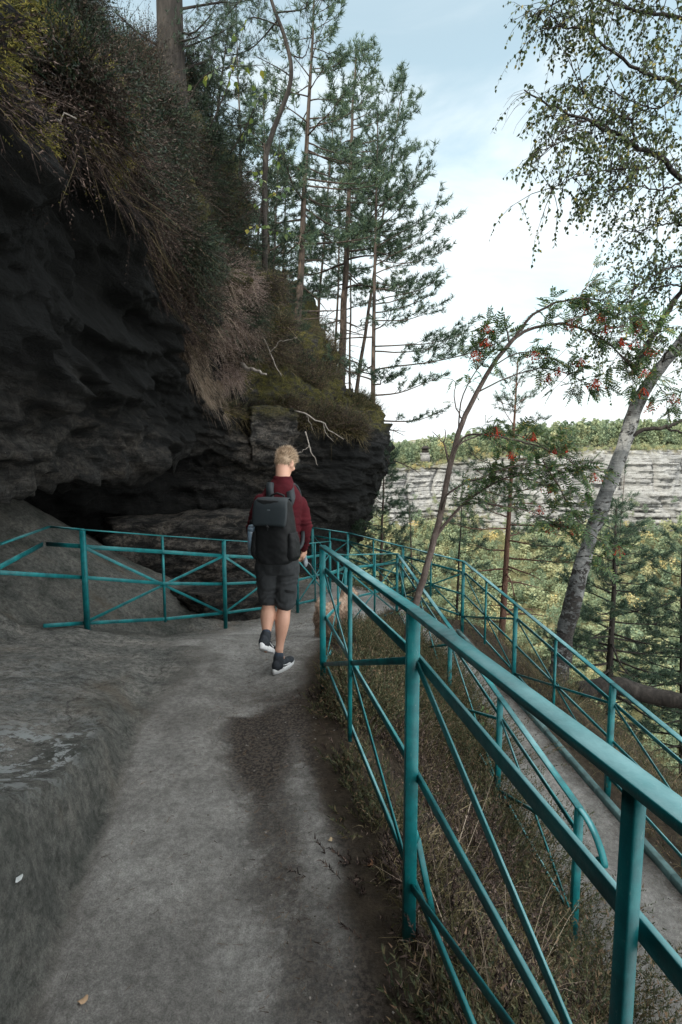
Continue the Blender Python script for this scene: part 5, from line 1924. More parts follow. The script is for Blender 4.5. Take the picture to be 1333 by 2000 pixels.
# fallen leaves on the upper path
def fallen_leaf(label, px, py, s, rot, col, name='fallen_leaf', cat='fallen leaf'):
    # meet the ground along the view ray
    lo, hi = .4, 8
    for _ in range(60):
        mid = (lo + hi) / 2
        q = P(px, py, mid)
        if q.z > gz(q.x, q.y): lo = mid
        else: hi = mid
    c = P(px, py, lo)
    z = gz(c.x, c.y)
    n = 10
    V = [(0, 0, .35)]
    for k in range(n):
        a = 2 * math.pi * k / n
        r = (1.0 if k % 2 else .8) * (1.25 if k == 0 else 1)
        V.append((r * math.cos(a), .72 * r * math.sin(a), .35 * math.sin(2 * a + 1) + .2))
    V = np.array(V) * s
    V = V @ np.array(Matrix.Rotation(rot, 3, 'Z')).T + np.array([c.x, c.y, z + .004])
    F = np.array([(0, 1 + k, 1 + (k + 1) % n) for k in range(n)])
    o = link(name, fast_mesh(name, V, F), simple_mat('leaf_litter', col, tuple(x * .6 for x in col), 60, .7), None, False)
    tag(o, label, cat)


fallen_leaf('round white lichen spot on the dark slab at the left edge', 33, 1720, .019, .3, (.50, .53, .53), 'lichen_spot', 'lichen')
fallen_leaf('tan fallen leaf on the path at the bottom left', 162, 1957, .016, .6, (.34, .23, .14))
fallen_leaf('small pale fallen leaf on the dark soil near the railing', 645, 1643, .013, 1.0, (.42, .32, .20))
fallen_leaf('rust-brown fallen leaf below the strut of the near railing', 724, 1690, .018, 1.3, (.20, .10, .05))


# ------------------------------------------------------------------ woods across the canyon
def tree_kind(kind, rs):
    """a small tree one unit high: loose clumps of leaf faces and a thin stem"""
    C, Rr = [], []
    if kind == 'pine':
        for k in range(7):
            h = .42 + .56 * k / 6
            rr = .17 * (1.12 - .75 * abs((k - 2) / 5))
            C.append((rs.normal() * .06, rs.normal() * .06, h)); Rr.append((rr, rr, .085))
    elif kind == 'spruce':
        for k in range(9):
            h = .12 + .86 * k / 8
            rr = .22 * (1.03 - k / 8.2)
            C.append((0, 0, h)); Rr.append((rr, rr, .07))
    else:
        for k in range(8):
            C.append((rs.normal() * .15, rs.normal() * .15, rs.uniform(.25, .85))); Rr.append((.20, .20, .16))
    V = []
    per = 30
    for c, r in zip(C, Rr):
        q = unit(rs.normal(size=(per, 3))) * rs.uniform(.55, 1.0, (per, 1)) * np.array(r) + np.array(c)
        a = unit(rs.normal(size=(per, 3))); b = unit(np.cross(a, rs.normal(size=(per, 3))))
        s = rs.uniform(.028, .062, (per, 1))
        V.append(np.stack([q + a * s, q - a * s * .6 + b * s * .7, q - a * s * .5 - b * s * .8], 1).reshape(-1, 3))
    V = np.concatenate(V)
    stem = np.array([(-.012, 0, 0), (.012, 0, 0), (.004, 0, .8), (0, -.012, 0), (0, .012, 0), (0, .004, .8)])
    return np.concatenate([V, stem])


def woods(name, pts, hts, kinds, tints, seed):
    rs = np.random.default_rng(seed)
    T = {k: [tree_kind(k, rs) for _ in range(5)] for k in set(kinds)}
    V, t = [], []
    for p, h, k, ti in zip(pts, hts, kinds, tints):
        tv = T[k][rs.integers(5)]
        a = rs.uniform(0, 6.28); ca, sa = math.cos(a), math.sin(a)
        w = h * rs.uniform(.8, 1.25)
        x = (tv[:, 0] * ca - tv[:, 1] * sa) * w; y = (tv[:, 0] * sa + tv[:, 1] * ca) * w
        V.append(np.column_stack([x + p[0], y + p[1], tv[:, 2] * h + p[2]]))
        n3 = len(tv) // 3
        t.append(np.repeat(np.clip(ti + rs.normal(size=n3) * .07, 0, 1), 3))
    V = np.concatenate(V)
    F = np.arange(len(V)).reshape(-1, 3)
    o = link(name, fast_mesh(name, V, F, {'tint': np.concatenate(t)}), M['far_leaf'])
    tag(o, kind='stuff')


def build_woods():
    rs = np.random.default_rng(70)
    n = 1100
    x = rs.uniform(-30, 170, n); yy = rs.uniform(0, 1, n) ** 1.5 * 60
    y = wall_y(x) + 19 + yy
    z = 1.0 + np.clip((x - 40) / 60, 0, 1) * 4.5 - 3.0 * np.exp(-((x - 28) / 16) ** 2) + .085 * yy + .4
    h = rs.uniform(4.5, 10.5, n) * np.interp(x, [0, 60, 110], [.95, .95, 1.1])
    kd = rs.choice(['pine', 'spruce', 'broad'], n, p=[.62, .12, .26])
    ti = np.where(kd == 'broad', rs.uniform(.35, .66, n), rs.uniform(.18, .50, n)); ti = np.where(rs.uniform(size=n) < .03, .92, ti)
    woods('far_forest', np.column_stack([x, y, z]), h, kd, ti, 71)
    n = 420                                            # scrub along the rim and on the ledges
    x = rs.uniform(-30, 160, n); y = wall_y(x) + 14 + rs.uniform(0, 6, n)
    z = .6 + np.clip((x - 40) / 60, 0, 1) * 4.5 - 3.0 * np.exp(-((x - 28) / 16) ** 2) + .15 * (y - wall_y(x) - 14)
    woods('rim_scrub', np.column_stack([x, y, z]), rs.uniform(1.2, 3.0, n), ['broad'] * n, rs.uniform(.35, .9, n), 72)
    n = 2600
    x = rs.uniform(-12, 150, n); dy = rs.uniform(-110, -1, n)
    y = wall_y(x) + dy
    z = valley_h(x, y) - .4
    h = rs.uniform(3.0, 8.0, n)
    kd = rs.choice(['pine', 'spruce', 'broad'], n, p=[.22, .08, .70])
    ti = np.where(kd == 'broad', rs.beta(2.3, 2.8, n), rs.uniform(.08, .45, n))
    woods('valley_woods', np.column_stack([x, y, z]), h, kd, ti, 73)
    n = 60                                             # green tufts rooted in the wall
    x = rs.uniform(20, 120, n); f = rs.uniform(.05, .5, n)
    woods('ledge_bushes', np.column_stack([x, wall_y(x) + 13 * f - 1.6, -27 + f * 27]), rs.uniform(2, 4.5, n), ['broad'] * n, rs.uniform(.1, .6, n), 74)


build_woods()


# the little lookout on the far rim
def lookout():
    c = P(831, 889, 198)
    root = empty('lookout', c)
    tag(root, 'tiny dark lookout hut on a rock knob on the far rim', 'hut')
    mb = MB()
    mb.bar(c + Vector((0, 0, -2.4)), c + Vector((0, 0, .2)), 3.4, 2.8, side=(1, 0, 0), ch=.5)
    mb.bar(c + Vector((-.3, 0, .15)), c + Vector((-.3, 0, .9)), 3.4, 2.6, side=(1, 0, 0), ch=.4)
    mb.build('rock_base', simple_mat('lookout_rock', (.22, .21, .20), (.10, .10, .10), 1.5, .9), root)
    mb = MB()
    for sx in (-1.1, 1.1):
        for sy in (-.8, .8):
            mb.bar(c + Vector((sx, sy, .85)), c + Vector((sx, sy, 2.6)), .16, .16, side=(1, 0, 0))
    mb.bar(c + Vector((0, -.8, 1.3)), c + Vector((0, -.8, 1.75)), 2.4, .08, side=(1, 0, 0))
    mb.bar(c + Vector((0, .8, .85)), c + Vector((0, .8, 2.5)), 2.4, .10, side=(1, 0, 0))
    mb.bar(c + Vector((0, -.8, .90)), c + Vector((0, .8, .90)), 2.2, .1, side=(1, 0, 0))
    mb.build('walls', M['dark_bark'], root)
    mb = MB()
    V = [(-1.7, -1.4, 2.5), (1.7, -1.4, 2.5), (1.7, 1.4, 2.5), (-1.7, 1.4, 2.5), (-.7, 0, 3.6), (.7, 0, 3.6)]
    mb.add(np.array(V) + np.array(c), [(0, 1, 5, 4), (2, 3, 4, 5), (3, 2, 1, 0)]); mb.F3.append(np.array([(1, 2, 5), (3, 0, 4)], dtype=np.int32))
    mb.build('roof', M['dark_bark'], root)


lookout()



# ------------------------------------------------------------------ the walker
def ell(mb, c, r, rot=None, seg=20, rings=14):
    V = []
    for i in range(rings + 1):
        th = math.pi * i / rings
        for k in range(seg):
            ph = 2 * math.pi * k / seg
            v = Vector((math.sin(th) * math.cos(ph) * r[0], math.sin(th) * math.sin(ph) * r[1], math.cos(th) * r[2]))
            if rot is not None: v = rot @ v
            V.append(tuple(Vector(c) + v))
    F = []
    for i in range(rings):
        for k in range(seg):
            F.append((i * seg + k, (i + 1) * seg + k, (i + 1) * seg + (k + 1) % seg, i * seg + (k + 1) % seg))
    mb.add(V, F)


def loft(mb, rings, seg=28, cap=True):
    """rings: (centre, rx, ry, yaw[, power]) stacked; superellipse sections in the horizontal plane"""
    V = []
    for rg in rings:
        c, rx, ry, yaw = rg[:4]
        pw = rg[4] if len(rg) > 4 else 2.2
        for k in range(seg):
            a = 2 * math.pi * k / seg
            ca, sa = math.cos(a), math.sin(a)
            x = rx * math.copysign(abs(ca) ** (2 / pw), ca); y = ry * math.copysign(abs(sa) ** (2 / pw), sa)
            V.append((c[0] + x * math.cos(yaw) - y * math.sin(yaw), c[1] + x * math.sin(yaw) + y * math.cos(yaw), c[2]))
    F = []
    n = len(rings)
    for i in range(n - 1):
        for k in range(seg):
            F.append((i * seg + k, i * seg + (k + 1) % seg, (i + 1) * seg + (k + 1) % seg, (i + 1) * seg + k))
    base = mb.n
    mb.add(V, F)
    if cap:
        q = []
        for off in (0, (n - 1) * seg):
            for k in range(1, seg - 1): q.append((base + off, base + off + k + 1, base + off + k) if off == 0 else (base + off, base + off + k, base + off + k + 1))
        mb.F3.append(np.array(q, dtype=np.int32))


def limb(mb, pts, rad, n=16, sides=18):
    A = interp_path([(*p, r) for p, r in zip(pts, rad)], n)
    mb.tube(A[:, :3], list(A[:, 3]), sides)
    ell(mb, A[0, :3], (A[0, 3],) * 3, seg=14, rings=10); ell(mb, A[-1, :3], (A[-1, 3],) * 3, seg=14, rings=10)


def fuse(mb, name, mat, parent, voxel, smooth=6, wrinkle=None):
    """one continuous skin over overlapping pieces"""
    V = np.concatenate(mb.V); F = ([np.concatenate(mb.F4)] if mb.F4 else []) + ([np.concatenate(mb.F3)] if mb.F3 else [])
    o = bpy.data.objects.new('tmp', fast_mesh('tmp', V, F)); COL.objects.link(o)
    m = o.modifiers.new('r', 'REMESH'); m.mode = 'VOXEL'; m.voxel_size = voxel; m.adaptivity = 0
    s = o.modifiers.new('s', 'SMOOTH'); s.iterations = smooth; s.factor = .5
    dg = bpy.context.evaluated_depsgraph_get(); dg.update()
    me = bpy.data.meshes.new_from_object(o.evaluated_get(dg))
    bpy.data.objects.remove(o)
    me.name = name
    me.materials.clear()
    n = len(me.vertices)
    co = np.empty(n * 3, dtype=np.float32); me.vertices.foreach_get('co', co); co = co.reshape(-1, 3)
    if wrinkle is not None:
        no = np.empty(n * 3, dtype=np.float32); me.vertices.foreach_get('normal', no); no = no.reshape(-1, 3)
        co = co + no * wrinkle(co)[:, None]
        me.vertices.foreach_set('co', co.astype(np.float32).ravel())
    return link(name, me, mat, parent, True)


M['skin'] = simple_mat('skin', (.56, .33, .24), (.47, .26, .185), 9, .5, .15, 140, spec=.35, dist=.001)
M['sweater'] = simple_mat('maroon_knit', (.064, .0072, .0112), (.040, .0042, .0072), 14, .9, .7, 260, spec=.15, dist=.003)
M['shorts'] = simple_mat('charcoal_cloth', (.046, .050, .053), (.030, .033, .036), 12, .85, .3, 120, spec=.2)
M['bag'] = simple_mat('black_nylon', (.0062, .0075, .0085), (.004, .0048, .0055), 20, .7, .4, 300, spec=.3, dist=.001)
M['flap'] = simple_mat('dark_slate_nylon', (.017, .024, .028), (.012, .0175, .021), 14, .6, .3, 300, spec=.35, dist=.001)
M['sole'] = simple_mat('white_rubber', (.66, .67, .68), (.50, .51, .52), 30, .6, .2, 90)
M['shoe'] = simple_mat('navy_mesh', (.030, .036, .044), (.012, .015, .019), 40, .8, .5, 220)
M['sock'] = simple_mat('blue_sock', (.040, .055, .080), (.025, .035, .050), 60, .9)
M['lime'] = simple_mat('lime_trim', (.55, .62, .16), (.40, .46, .10), 40, .7)
M['grey_shirt'] = simple_mat('grey_shirt', (.075, .085, .095), (.05, .058, .066), 30, .9)
M['hair'] = leaf_mat('fair_hair', [(0, (.12, .075, .045)), (.5, (.30, .21, .135)), (1, (.62, .48, .34))], .1, .45, spec=.4)
M['bottle'] = simple_mat('bottle_plastic', (.16, .23, .29), (.10, .15, .20), 20, .25, spec=.6)
M['leash_grey'] = simple_mat('leash_grey', (.22, .25, .27), (.14, .16, .18), 30, .6)
M['eye'] = simple_mat('eye_white', (.55, .55, .53), (.30, .32, .34), 60, .2)


def build_walker():
    YM = 3.95
    base = P(543, 1306, 3.90); base.z = gz(base.x, base.y)
    root = empty('person', base)
    tag(root, 'fair-haired walker in a maroon sweater and dark shorts, seen from behind', 'person')
    yaw = R(-20)                                        # turned a little to the right
    Q = lambda px, py, dy=0: P(px, py, YM + dy)
    hipL, hipR = Q(522, 1092, -.01), Q(563, 1094, .02)
    kneeL, kneeR = Q(526, 1176, .06), Q(556, 1184, .03)
    ankL, ankR = Q(520, 1246, -.10), Q(546, 1268, -.02)
    shL, shR = Q(511, 978, -.02), Q(586, 982, .02)
    elL, elR = Q(494, 1034, .0), Q(597, 1030, .02)
    wrL, wrR = Q(505, 1078, .20), Q(594, 1072, .16)
    pel, nk = Q(542, 1078, 0), Q(552, 946, .0)
    hc = Q(559, 903, .05)
    hyaw, hp = R(-34), R(-22)
    HR = (Matrix.Rotation(hyaw, 3, 'Z') @ Matrix.Rotation(hp, 3, 'X')) * .87

    def H(x, y, z): return hc + HR @ Vector((x, y, z))

    # ---- body, one skin
    b = MB()
    ell(b, H(0, -.012, .022), (.077, .095, .098), HR, 28, 20)
    ell(b, H(0, .012, -.045), (.060, .070, .070), HR, 24, 16)
    ell(b, H(0, .042, -.085), (.040, .042, .030), HR)
    ell(b, H(0, .092, -.030), (.013, .018, .018), HR); ell(b, H(0, .084, -.008), (.009, .014, .030), HR)
    ell(b, H(0, .078, .022), (.052, .014, .010), HR)
    ell(b, H(0, .082, -.066), (.022, .012, .006), HR); ell(b, H(0, .080, -.077), (.020, .012, .006), HR)
    for s in (-1, 1):
        ell(b, H(.078 * s, -.005, -.022), (.010, .021, .033), HR @ Matrix.Rotation(R(-22 * s), 3, 'Z'), 14, 12)
        ell(b, H(.040 * s, .062, -.035), (.022, .022, .022), HR)
    limb(b, [nk + Vector((0, 0, -.05)), nk + Vector((.004, .0, .03)), H(0, -.022, -.055)], [.066, .057, .058])
    loft(b, [(pel + Vector((0, 0, -.06)), .150, .108, yaw), (pel + Vector((0, 0, .06)), .150, .106, yaw), (Q(545, 1035), .150, .105, yaw), (Q(547, 995), .152, .106, yaw), (Q(549, 972), .140, .092, yaw), (Q(550, 955), .095, .075, yaw), (Q(551, 945), .070, .065, yaw)])
    for (sh, el, wr) in ((shL, elL, wrL), (shR, elR, wrR)):
        limb(b, [sh, (sh + el) / 2, el, (el + wr) / 2, wr], [.046, .044, .039, .036, .027])
    # hands: a palm, four fingers and a thumb, closed round what they hold
    fdir = Vector((math.sin(R(20)), math.cos(R(20)), -.25)).normalized()
    for s, wr, el in ((-1, wrL, elL), (1, wrR, elR)):
        d = (wr - el).normalized()
        d = (d + fdir * .3 + Vector((0, 0, -.45))).normalized()
        inn = Vector((-s * math.cos(yaw), -s * math.sin(yaw), 0))
        inn = (inn - d * inn.dot(d)).normalized()
        kn = d.cross(inn) * s
        pc = wr + d * .045
        Rm = Matrix((kn, inn, d)).transposed()
        ell(b, pc, (.040, .017, .050), Rm, 18, 14)
        limb(b, [wr - d * .02, pc], [.026, .024], 6)
        for k, (o, L_) in enumerate(((-.029, .062), (-.010, .070), (.010, .066), (.028, .052))):
            p0 = pc + d * .040 + kn * o
            p1 = p0 + d * L_ * .42 + inn * .010
            p2 = p1 + d * L_ * .10 + inn * L_ * .42
            p3 = p2 - d * L_ * .28 + inn * .010
            limb(b, [p0 - d * .02, p0, p1, p2, p3], [.0095, .0095, .0090, .0082, .0072], 14, 10)
        t0 = pc - d * .022 - kn * .034
        limb(b, [t0 + kn * .012, t0 - kn * .012 + d * .020 + inn * .012, t0 - kn * .002 + d * .045 + inn * .030, t0 + kn * .014 + d * .055 + inn * .042], [.013, .011, .0098, .0082], 10, 10)
    legs = ((hipL, kneeL, ankL), (hipR, kneeR, ankR))
    for h, k, a in legs:
        back = Vector((0, -1, 0))
        limb(b, [h, (h + k) / 2, k + (h - k) * .08, k - (k - a) * .08, k + (a - k) * .30 + back * .018, k + (a - k) * .55 + back * .010, k + (a - k) * .85, a], [.076, .072, .058, .053, .0585, .050, .034, .033], 30)
    # feet
    fR = Vector((math.sin(R(26)), math.cos(R(26)), 0))
    heelR = Vector((ankR.x, ankR.y, gz(ankR.x, ankR.y))) - fR * .05
    fL = Vector((math.sin(R(12)) * .86, math.cos(R(12)) * .86, -.50)).normalized()
    upL = (Vector((0, 0, 1)) - fL * fL.z).normalized()
    for a, f, up in ((ankR, fR, Vector((0, 0, 1))), (ankL, fL, upL)):
        limb(b, [a, a - up * .055 + f * .008, a - up * .088 + f * .045], [.031, .027, .018], 10)
    fuse(b, 'body', M['skin'], root, .0055, 5)
    for s in (-1, 1):
        e = MB(); ell(e, H(.031 * s, .0735, .004), (.013, .011, .009), HR); e.build('eye', M['eye'], root, True)

    # ---- hair: cap and short tousled strands
    hb = MB()
    rs = np.random.default_rng(4)
    pos, dr = [], []
    cap = MB()
    ell(cap, H(0, -.014, .022), (.080, .097, .100), HR, 40, 34)
    V = np.concatenate(cap.V)
    loc = np.array([tuple(HR.inverted() @ (Vector(v) - hc)) for v in V])
    keep = (loc[:, 2] > -.062 + np.maximum(loc[:, 1], -.2) * .60 + .035 * (np.abs(loc[:, 0]) > .06) * (loc[:, 1] > -.02)) & (loc[:, 2] > -.088)
    F = np.concatenate(cap.F4); F = F[keep[F].all(1)]
    d = .003 * fbm(V * 40, 3)
    Vn = unit(V - np.array(hc))
    link('hair_tmp', fast_mesh('hair', V + Vn * d[:, None], F), M['hair'], None)
    capo = bpy.data.objects['hair_tmp']
    me0 = capo.data
    idx = np.where(keep)[0]
    n = 5200
    pick = rs.choice(idx, n)
    nv = Vn[pick]
    flow = np.array([tuple(HR @ Vector((.15, .55, .30)))]) * np.ones((n, 1))
    low = loc[pick, 2] < .02
    downv = np.array([tuple(HR @ Vector((0, -.15, -1.0)))]) * np.ones((n, 1))
    dv = np.where(low[:, None], nv * .30 + downv, nv * .8 + flow * 1.1) + rs.normal(size=(n, 3)) * .16
    Lh = np.where(low, rs.uniform(.008, .016, n), rs.uniform(.016, .036, n))
    Vb, Fb = blades(V[pick] + rs.normal(size=(n, 3)) * .004, unit(dv), Lh, np.full(n, .0026), .12, 2, 5)
    bpy.data.objects.remove(capo)
    Vall = np.concatenate([V + Vn * d[:, None], Vb])
    hair = link('hair', fast_mesh('hair', Vall, [F, Fb + len(V)]), M['hair'], root, False)

    # ---- sweater
    sw = MB()
    loft(sw, [(pel + Vector((.004, 0, .005)), .172, .132, yaw), (pel + Vector((.004, 0, .06)), .176, .132, yaw), (Q(546, 1040), .163, .122, yaw), (Q(548, 1000), .174, .124, yaw), (Q(549, 974), .176, .118, yaw), (Q(550, 957), .140, .098, yaw), (Q(551, 945), .100, .082, yaw), (Q(552, 936), .074, .072, yaw), (Q(553, 930), .066, .068, yaw)])
    for (sh, el, wr) in ((shL, elL, wrL), (shR, elR, wrR)):
        e2 = wr - (wr - el).normalized() * .012
        limb(sw, [sh + Vector((0, 0, -.012)), sh + (el - sh) * .4, el, el + (e2 - el) * .45, e2], [.064, .060, .052, .048, .037], 20)

    def wr_fun(co):
        f = fbm(co * np.array([9, 9, 16]), 3) * .0055
        e = np.exp(-(np.linalg.norm(co - np.array(elR), axis=1) / .12) ** 2) + np.exp(-(np.linalg.norm(co - np.array(elL), axis=1) / .12) ** 2)
        hem = np.exp(-((co[:, 2] - pel.z - .05) / .08) ** 2)
        return f + (e * .8 + hem * .5) * .006 * np.sin(co[:, 2] * 130 + 5 * vnoise(co * 14))
    fuse(sw, 'sweater', M['sweater'], root, .007, 4, wr_fun)
    # ---- shirt hem and lime waistband
    g = MB()
    loft(g, [(pel + Vector((.003, 0, -.052)), .170, .126, yaw), (pel + Vector((.003, 0, .01)), .171, .128, yaw)])
    g.build('shirt_hem', M['grey_shirt'], root, True)
    g = MB()
    loft(g, [(pel + Vector((.003, 0, -.046)), .178, .133, yaw), (pel + Vector((.003, 0, -.028)), .178, .133, yaw)])
    g.build('waistband', M['lime'], root, True)
    # ---- shorts
    so = MB()
    loft(so, [(pel + Vector((0, 0, -.165)), .150, .115, yaw), (pel + Vector((0, 0, -.11)), .172, .130, yaw), (pel + Vector((0, 0, -.052)), .174, .129, yaw)])
    for (h, k, a), w in zip(legs, (.092, .096)):
        e = k + (h - k) * .15
        A = [h + (e - h) * .22, h + (e - h) * .45, h + (e - h) * .75, e]
        limb(so, A, [.100, .097, .092, w - .004], 16)

    def sh_fun(co):
        return fbm(co * np.array([10, 10, 7]), 3) * .006 + .004 * np.sin(co[:, 2] * 95 + 7 * vnoise(co * 9)) * np.exp(-((co[:, 2] - kneeR.z - .14) / .12) ** 2)
    fuse(so, 'shorts', M['shorts'], root, .007, 4, sh_fun)
    g = MB()     # thigh pocket seam
    pk = hipR + (kneeR - hipR) * .62
    for dz in (0, .012):
        q = [pk + Vector((.075 * math.sin(a) + .02, -.100 * math.cos(a), dz - .02 * a)) for a in np.linspace(-.2, .9, 8)]
        g.tube(q, [.0035] * 8, 5)
    g.build('pocket_seam', M['bag'], root, True)
    # ---- shoes
    for a, f, up, nm in ((ankR, fR, Vector((0, 0, 1)), 'R'), (ankL, fL, upL, 'L')):
        s = f.cross(up).normalized()
        up2 = s.cross(f).normalized()
        h0 = a - up2 * .098 if nm == 'L' else Vector((a.x, a.y, gz(a.x, a.y)))
        Rm = Matrix((s, f, up2)).transposed()

        def T(x, y, z): return h0 + Rm @ Vector((x, y, z))
        sh = MB()
        ell(sh, T(0, -.040, .062), (.038, .045, .050), Rm, 18, 14)
        ell(sh, T(0, .04, .055), (.042, .080, .040), Rm, 18, 14)
        ell(sh, T(.0, .125, .045), (.045, .072, .030), Rm, 18, 14)
        limb(sh, [T(0, -.015, .060), T(0, -.012, .115)], [.044, .043], 6)
        upo = fuse(sh, 'shoe', M['shoe'], root, .006, 4)
        soM = MB()
        rings = []
        outl = []
        for k in range(30):
            an = 2 * math.pi * k / 30
            y = .055 + .145 * math.sin(an); x = .049 * math.cos(an) * (1.0 + .10 * math.sin(an)) * (.86 if y < 0 else 1)
            outl.append((x, y))
        Vv = []
        for z, sc in ((.002, .90), (.006, .99), (.026, 1.02), (.036, .96)):
            for x, y in outl: Vv.append(tuple(T(x * sc, .055 + (y - .055) * sc, z + (.012 if y < -.05 and z > .02 else 0) + (.010 * max(0, y - .15) / .05))))
        Ff = [(i * 30 + k, i * 30 + (k + 1) % 30, (i + 1) * 30 + (k + 1) % 30, (i + 1) * 30 + k) for i in range(3) for k in range(30)]
        soM.add(Vv, Ff)
        soM.F3.append(np.array([(0, k + 1, k) for k in range(1, 29)] + [(90, 90 + k, 90 + k + 1) for k in range(1, 29)], dtype=np.int32))
        soM.build('sole', M['sole'], upo, True)
        sk = MB(); limb(sk, [T(0, -.012, .09), T(0, -.010, .130) if nm == 'L' else T(0, -.008, .135)], [.040, .038], 6, 14)
        sk.build('sock', M['sock'], root, True)
        sw_ = MB()    # curved white flash on the outer side
        pts = [T(.040 + .004 * math.sin(t * 3), .10 - .12 * t, .040 + .022 * t * t + .006) for t in np.linspace(0, 1, 8)]
        sw_.tube(pts, [.002, .005, .006, .005, .004, .003, .002, .001], 5)
        sw_.build('side_flash', M['sole'], upo, True)

    # ---- backpack, a thing of its own
    bx = Vector((math.cos(yaw), math.sin(yaw), 0)); byv = Vector((-math.sin(yaw), math.cos(yaw), 0)); bz = Vector((0, 0, 1))
    bc = Q(537, 1034, -.245)
    bp = empty('backpack', bc + Vector((0, 0, -.24)))
    tag(bp, 'black and dark slate backpack worn on the back of the walker', 'backpack')

    def B(x, y, z): return bc + bx * x + byv * y + bz * z
    m = MB()
    prof = [(-.250, .085, .050), (-.243, .115, .075), (-.215, .142, .096), (-.16, .151, .104), (-.05, .148, .100), (.06, .143, .092), (.14, .138, .080), (.20, .130, .066), (.222, .118, .052)]
    loft(m, [(B(0, .02 - .10 + ry, z), rx, ry, yaw, 3.2) for z, rx, ry in prof], 40)
    bag = fuse(m, 'bag_body', M['bag'], bp, .006, 5, lambda co: fbm(co * 11, 3) * .0045)
    m = MB()     # flap folding over the top and down the outside
    rows = []
    for (y, z, hw) in ((.075, .215, .100), (.02, .236, .112), (-.035, .238, .122), (-.072, .215, .132), (-.088, .16, .138), (-.098, .10, .138), (-.103, .058, .132), (-.106, .042, .120)):
        rows.append([(x, y + .012 * (abs(x) / .14) ** 4, z - .010 * (abs(x) / .14) ** 4) for x in np.linspace(-hw, hw, 21)])
    Vv = [tuple(B(*p)) for r in rows for p in r] + [tuple(B(p[0], p[1] + .006, p[2] - .006)) for r in rows for p in r]
    n = len(rows) * 21
    Ff = []
    for off in (0, n):
        for i in range(len(rows) - 1):
            for k in range(20):
                q = (off + i * 21 + k, off + i * 21 + k + 1, off + (i + 1) * 21 + k + 1, off + (i + 1) * 21 + k)
                Ff.append(q if off == 0 else q[::-1])
    e = len(rows) - 1
    for i in range(e):
        Ff.append((i * 21, (i + 1) * 21, n + (i + 1) * 21, n + i * 21)); Ff.append((i * 21 + 20, n + i * 21 + 20, n + (i + 1) * 21 + 20, (i + 1) * 21 + 20))
    for k in range(20):
        Ff.append((e * 21 + k, e * 21 + k + 1, n + e * 21 + k + 1, n + e * 21 + k)); Ff.append((k, n + k, n + k + 1, k + 1))
    m.add(Vv, Ff); fl = m.build('flap', M['flap'], bp, True)
    m = MB()     # faint two-line mark on the flap
    for dz, w in ((0, .012), (-.008, .009)):
        m.bar(B(-w, -.0895, .150 + dz), B(w, -.0895, .150 + dz), .0015, .003)
    m.build('logo', M['leash_grey'], fl)
    m = MB()     # grab handle
    m.tube([B(-.055, .06, .222), B(-.050, .05, .246), B(0, .045, .262), B(.050, .05, .246), B(.055, .06, .222)], [.008] * 5, 8)
    m.build('grab_handle', M['bag'], bp, True)
    m = MB()     # clip hanging below the flap
    m.bar(B(-.004, -.110, .045), B(-.004, -.112, .005), .016, .004); m.bar(B(-.012, -.112, .03), B(.012, -.112, .03), .006, .010)
    m.build('clip', M['bag'], bp)
    for s in (-1, 1):     # side pockets and shoulder straps
        m = MB()
        loft(m, [(B(s * .135, .01, -.225), .028, .055, yaw, 2.6), (B(s * .146, .01, -.19), .040, .070, yaw, 2.6), (B(s * .146, .01, -.09), .036, .068, yaw, 2.6), (B(s * .138, .01, -.015), .026, .058, yaw, 2.6)])
        fuse(m, 'side_pocket', M['bag'], bp, .006, 4, lambda co: fbm(co * 18, 3) * .005)
        m = MB()
        shp = (shL if s < 0 else shR)
        nkx = nk + (shp - nk) * .52
        pts = [B(s * .085, .075, .17), B(s * .088, .10, .225), nkx + Vector((0, -.085, .040)), nkx + Vector((0, -.005, .078)), nkx + byv * .10 + Vector((0, 0, .020)), nkx + byv * .145 + Vector((0, 0, -.10)), nkx + byv * .15 + bx * s * .02 + Vector((0, 0, -.22)), B(s * .16, .14, -.10), B(s * .15, .06, -.16)]
        A = interp_path(pts, 34)
        m.ribbon(A, tuple(bx), np.interp(np.arange(34), [0, 4, 20, 24, 33], [.045, .060, .056, .026, .024]), .012)
        m.build('shoulder_strap', M['flap'], bp, False)
    # bottle in the left pocket
    wb = empty('water_bottle', B(-.165, -.01, -.19))
    tag(wb, 'bluish water bottle in the left side pocket of the backpack', 'bottle')
    m = MB()
    pr = [(-.19, .030), (-.185, .034), (-.02, .034), (.01, .032), (.03, .022), (.036, .016)]
    for (z0, r0), (z1, r1) in zip(pr[:-1], pr[1:]): m.tube([B(-.182, -.01, z0), B(-.182, -.01, z1)], [r0, r1], 16, cap=True)
    m.build('bottle_body', M['bottle'], wb, True)
    m = MB(); m.tube([B(-.182, -.01, .034), B(-.182, -.01, .062)], [.019, .018], 14); m.build('bottle_cap', M['bag'], wb, True)

    # ---- leash in the right hand
    hd = wrR + (wrR - elR).normalized() * .05 + Vector((.0, .02, -.05))
    ls = empty('dog_leash', hd)
    tag(ls, 'grey retractable leash running from the hand of the walker down to the dog', 'leash')
    m = MB(); ell(m, hd + Vector((.012, -.005, -.030)), (.022, .045, .040)); m.tube([hd + Vector((.01, -.03, .0)), hd + Vector((.012, .0, .028)), hd + Vector((.01, .04, .0))], [.011, .012, .011], 10)
    m.build('leash_handle', M['leash_grey'], ls, True)
    dogc = P(652, 1180, 5.62)
    m = MB()
    s0 = hd + Vector((.015, .03, -.06))
    m.tube(interp_path([s0, P(606, 1102, 4.35), P(628, 1140, 4.95), dogc], 24), [.0035] * 24, 6)
    m.build('leash_cord', M['leash_grey'], ls, True)


build_walker()


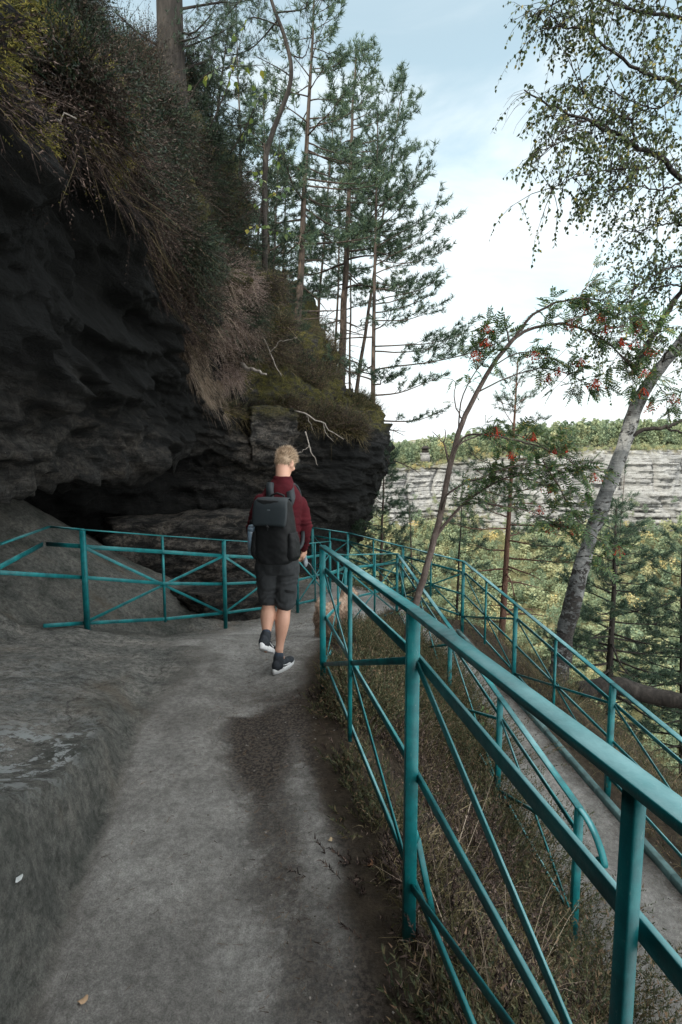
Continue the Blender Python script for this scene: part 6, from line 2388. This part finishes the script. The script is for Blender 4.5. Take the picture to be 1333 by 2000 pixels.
# ------------------------------------------------------------------ the dog
def build_dog():
    Y = 5.45
    c0 = P(645, 1255, Y); c0.z = gz(c0.x, c0.y)
    f = Vector((.50, .86, 0)).normalized(); s = Vector((f.y, -f.x, 0)); u = Vector((0, 0, 1))
    root = empty('dog', c0)
    tag(root, 'small curly tan dog walking on the path ahead behind the railing bars', 'dog')

    def D(a, b, c): return c0 + (f * a + s * b + u * c) * .90
    m = MB()
    limb(m, [D(-.10, 0, .31), D(.05, 0, .315), D(.20, 0, .30), D(.30, 0, .305)], [.095, .092, .108, .098], 16)
    ell(m, D(-.12, 0, .30), (.105, .10, .105))
    limb(m, [D(.30, 0, .33), D(.38, 0, .40), D(.42, 0, .44)], [.075, .065, .060], 10)
    ell(m, D(.45, 0, .455), (.072, .075, .068))
    limb(m, [D(.48, 0, .44), D(.56, 0, .425)], [.042, .032], 8)
    for t in (-1, 1):
        limb(m, [D(-.12, t * .065, .26), D(-.08, t * .075, .20), D(-.15, t * .072, .115), D(-.125, t * .070, .03), D(-.095, t * .07, .022)], [.068, .055, .032, .028, .026], 18)
        limb(m, [D(.26, t * .065, .26), D(.25 + .03 * t, t * .07, .14), D(.27 + .05 * t, t * .07, .03), D(.30 + .05 * t, t * .07, .022)], [.055, .036, .029, .026], 16)
        limb(m, [D(.44, t * .065, .485), D(.45, t * .095, .44), D(.45, t * .10, .375)], [.022, .030, .024], 10)
    limb(m, [D(-.20, 0, .35), D(-.25, .0, .40), D(-.25, 0, .47), D(-.21, 0, .51)], [.030, .030, .034, .030], 10)
    V0 = None
    dm = leaf_mat('curly_coat', [(0, (.10, .064, .042)), (.45, (.25, .170, .118)), (1, (.50, .385, .30))], .05, .8, scale=9)
    body = fuse(m, 'body', dm, root, .010, 4, lambda co: .012 * fbm(co * 30, 3))
    n = len(body.data.vertices)
    co = np.empty(n * 3, dtype=np.float32); no = np.empty(n * 3, dtype=np.float32)
    body.data.vertices.foreach_get('co', co); body.data.vertices.foreach_get('normal', no)
    co, no = co.reshape(-1, 3), no.reshape(-1, 3)
    rs = np.random.default_rng(12)
    k = rs.integers(0, n, 11000)
    d = unit(no[k] * .8 + rs.normal(size=(len(k), 3)) * .6 + np.array([0, 0, -.2]))
    V, F = blades(co[k] - no[k] * .004, d, rs.uniform(.015, .040, len(k)), np.full(len(k), .0055), 1.6, 3, 13)
    link('coat', fast_mesh('coat', V, F), dm, root)
    mm = MB(); ell(mm, D(.595, 0, .43), (.015, .015, .012)); mm.build('nose', M['bag'], root, True)
    for t in (-1, 1):
        mm = MB(); ell(mm, D(.515, t * .035, .475), (.009, .009, .009)); mm.build('eye', M['bag'], root, True)
    mm = MB()
    ring = [D(.36 + .02 * math.cos(a), .078 * math.sin(a), .38 + .072 * math.cos(a)) for a in np.linspace(0, 2 * math.pi, 20)]
    mm.tube(ring, [.010] * 20, 6); mm.build('collar', M['bag'], root, True)


build_dog()
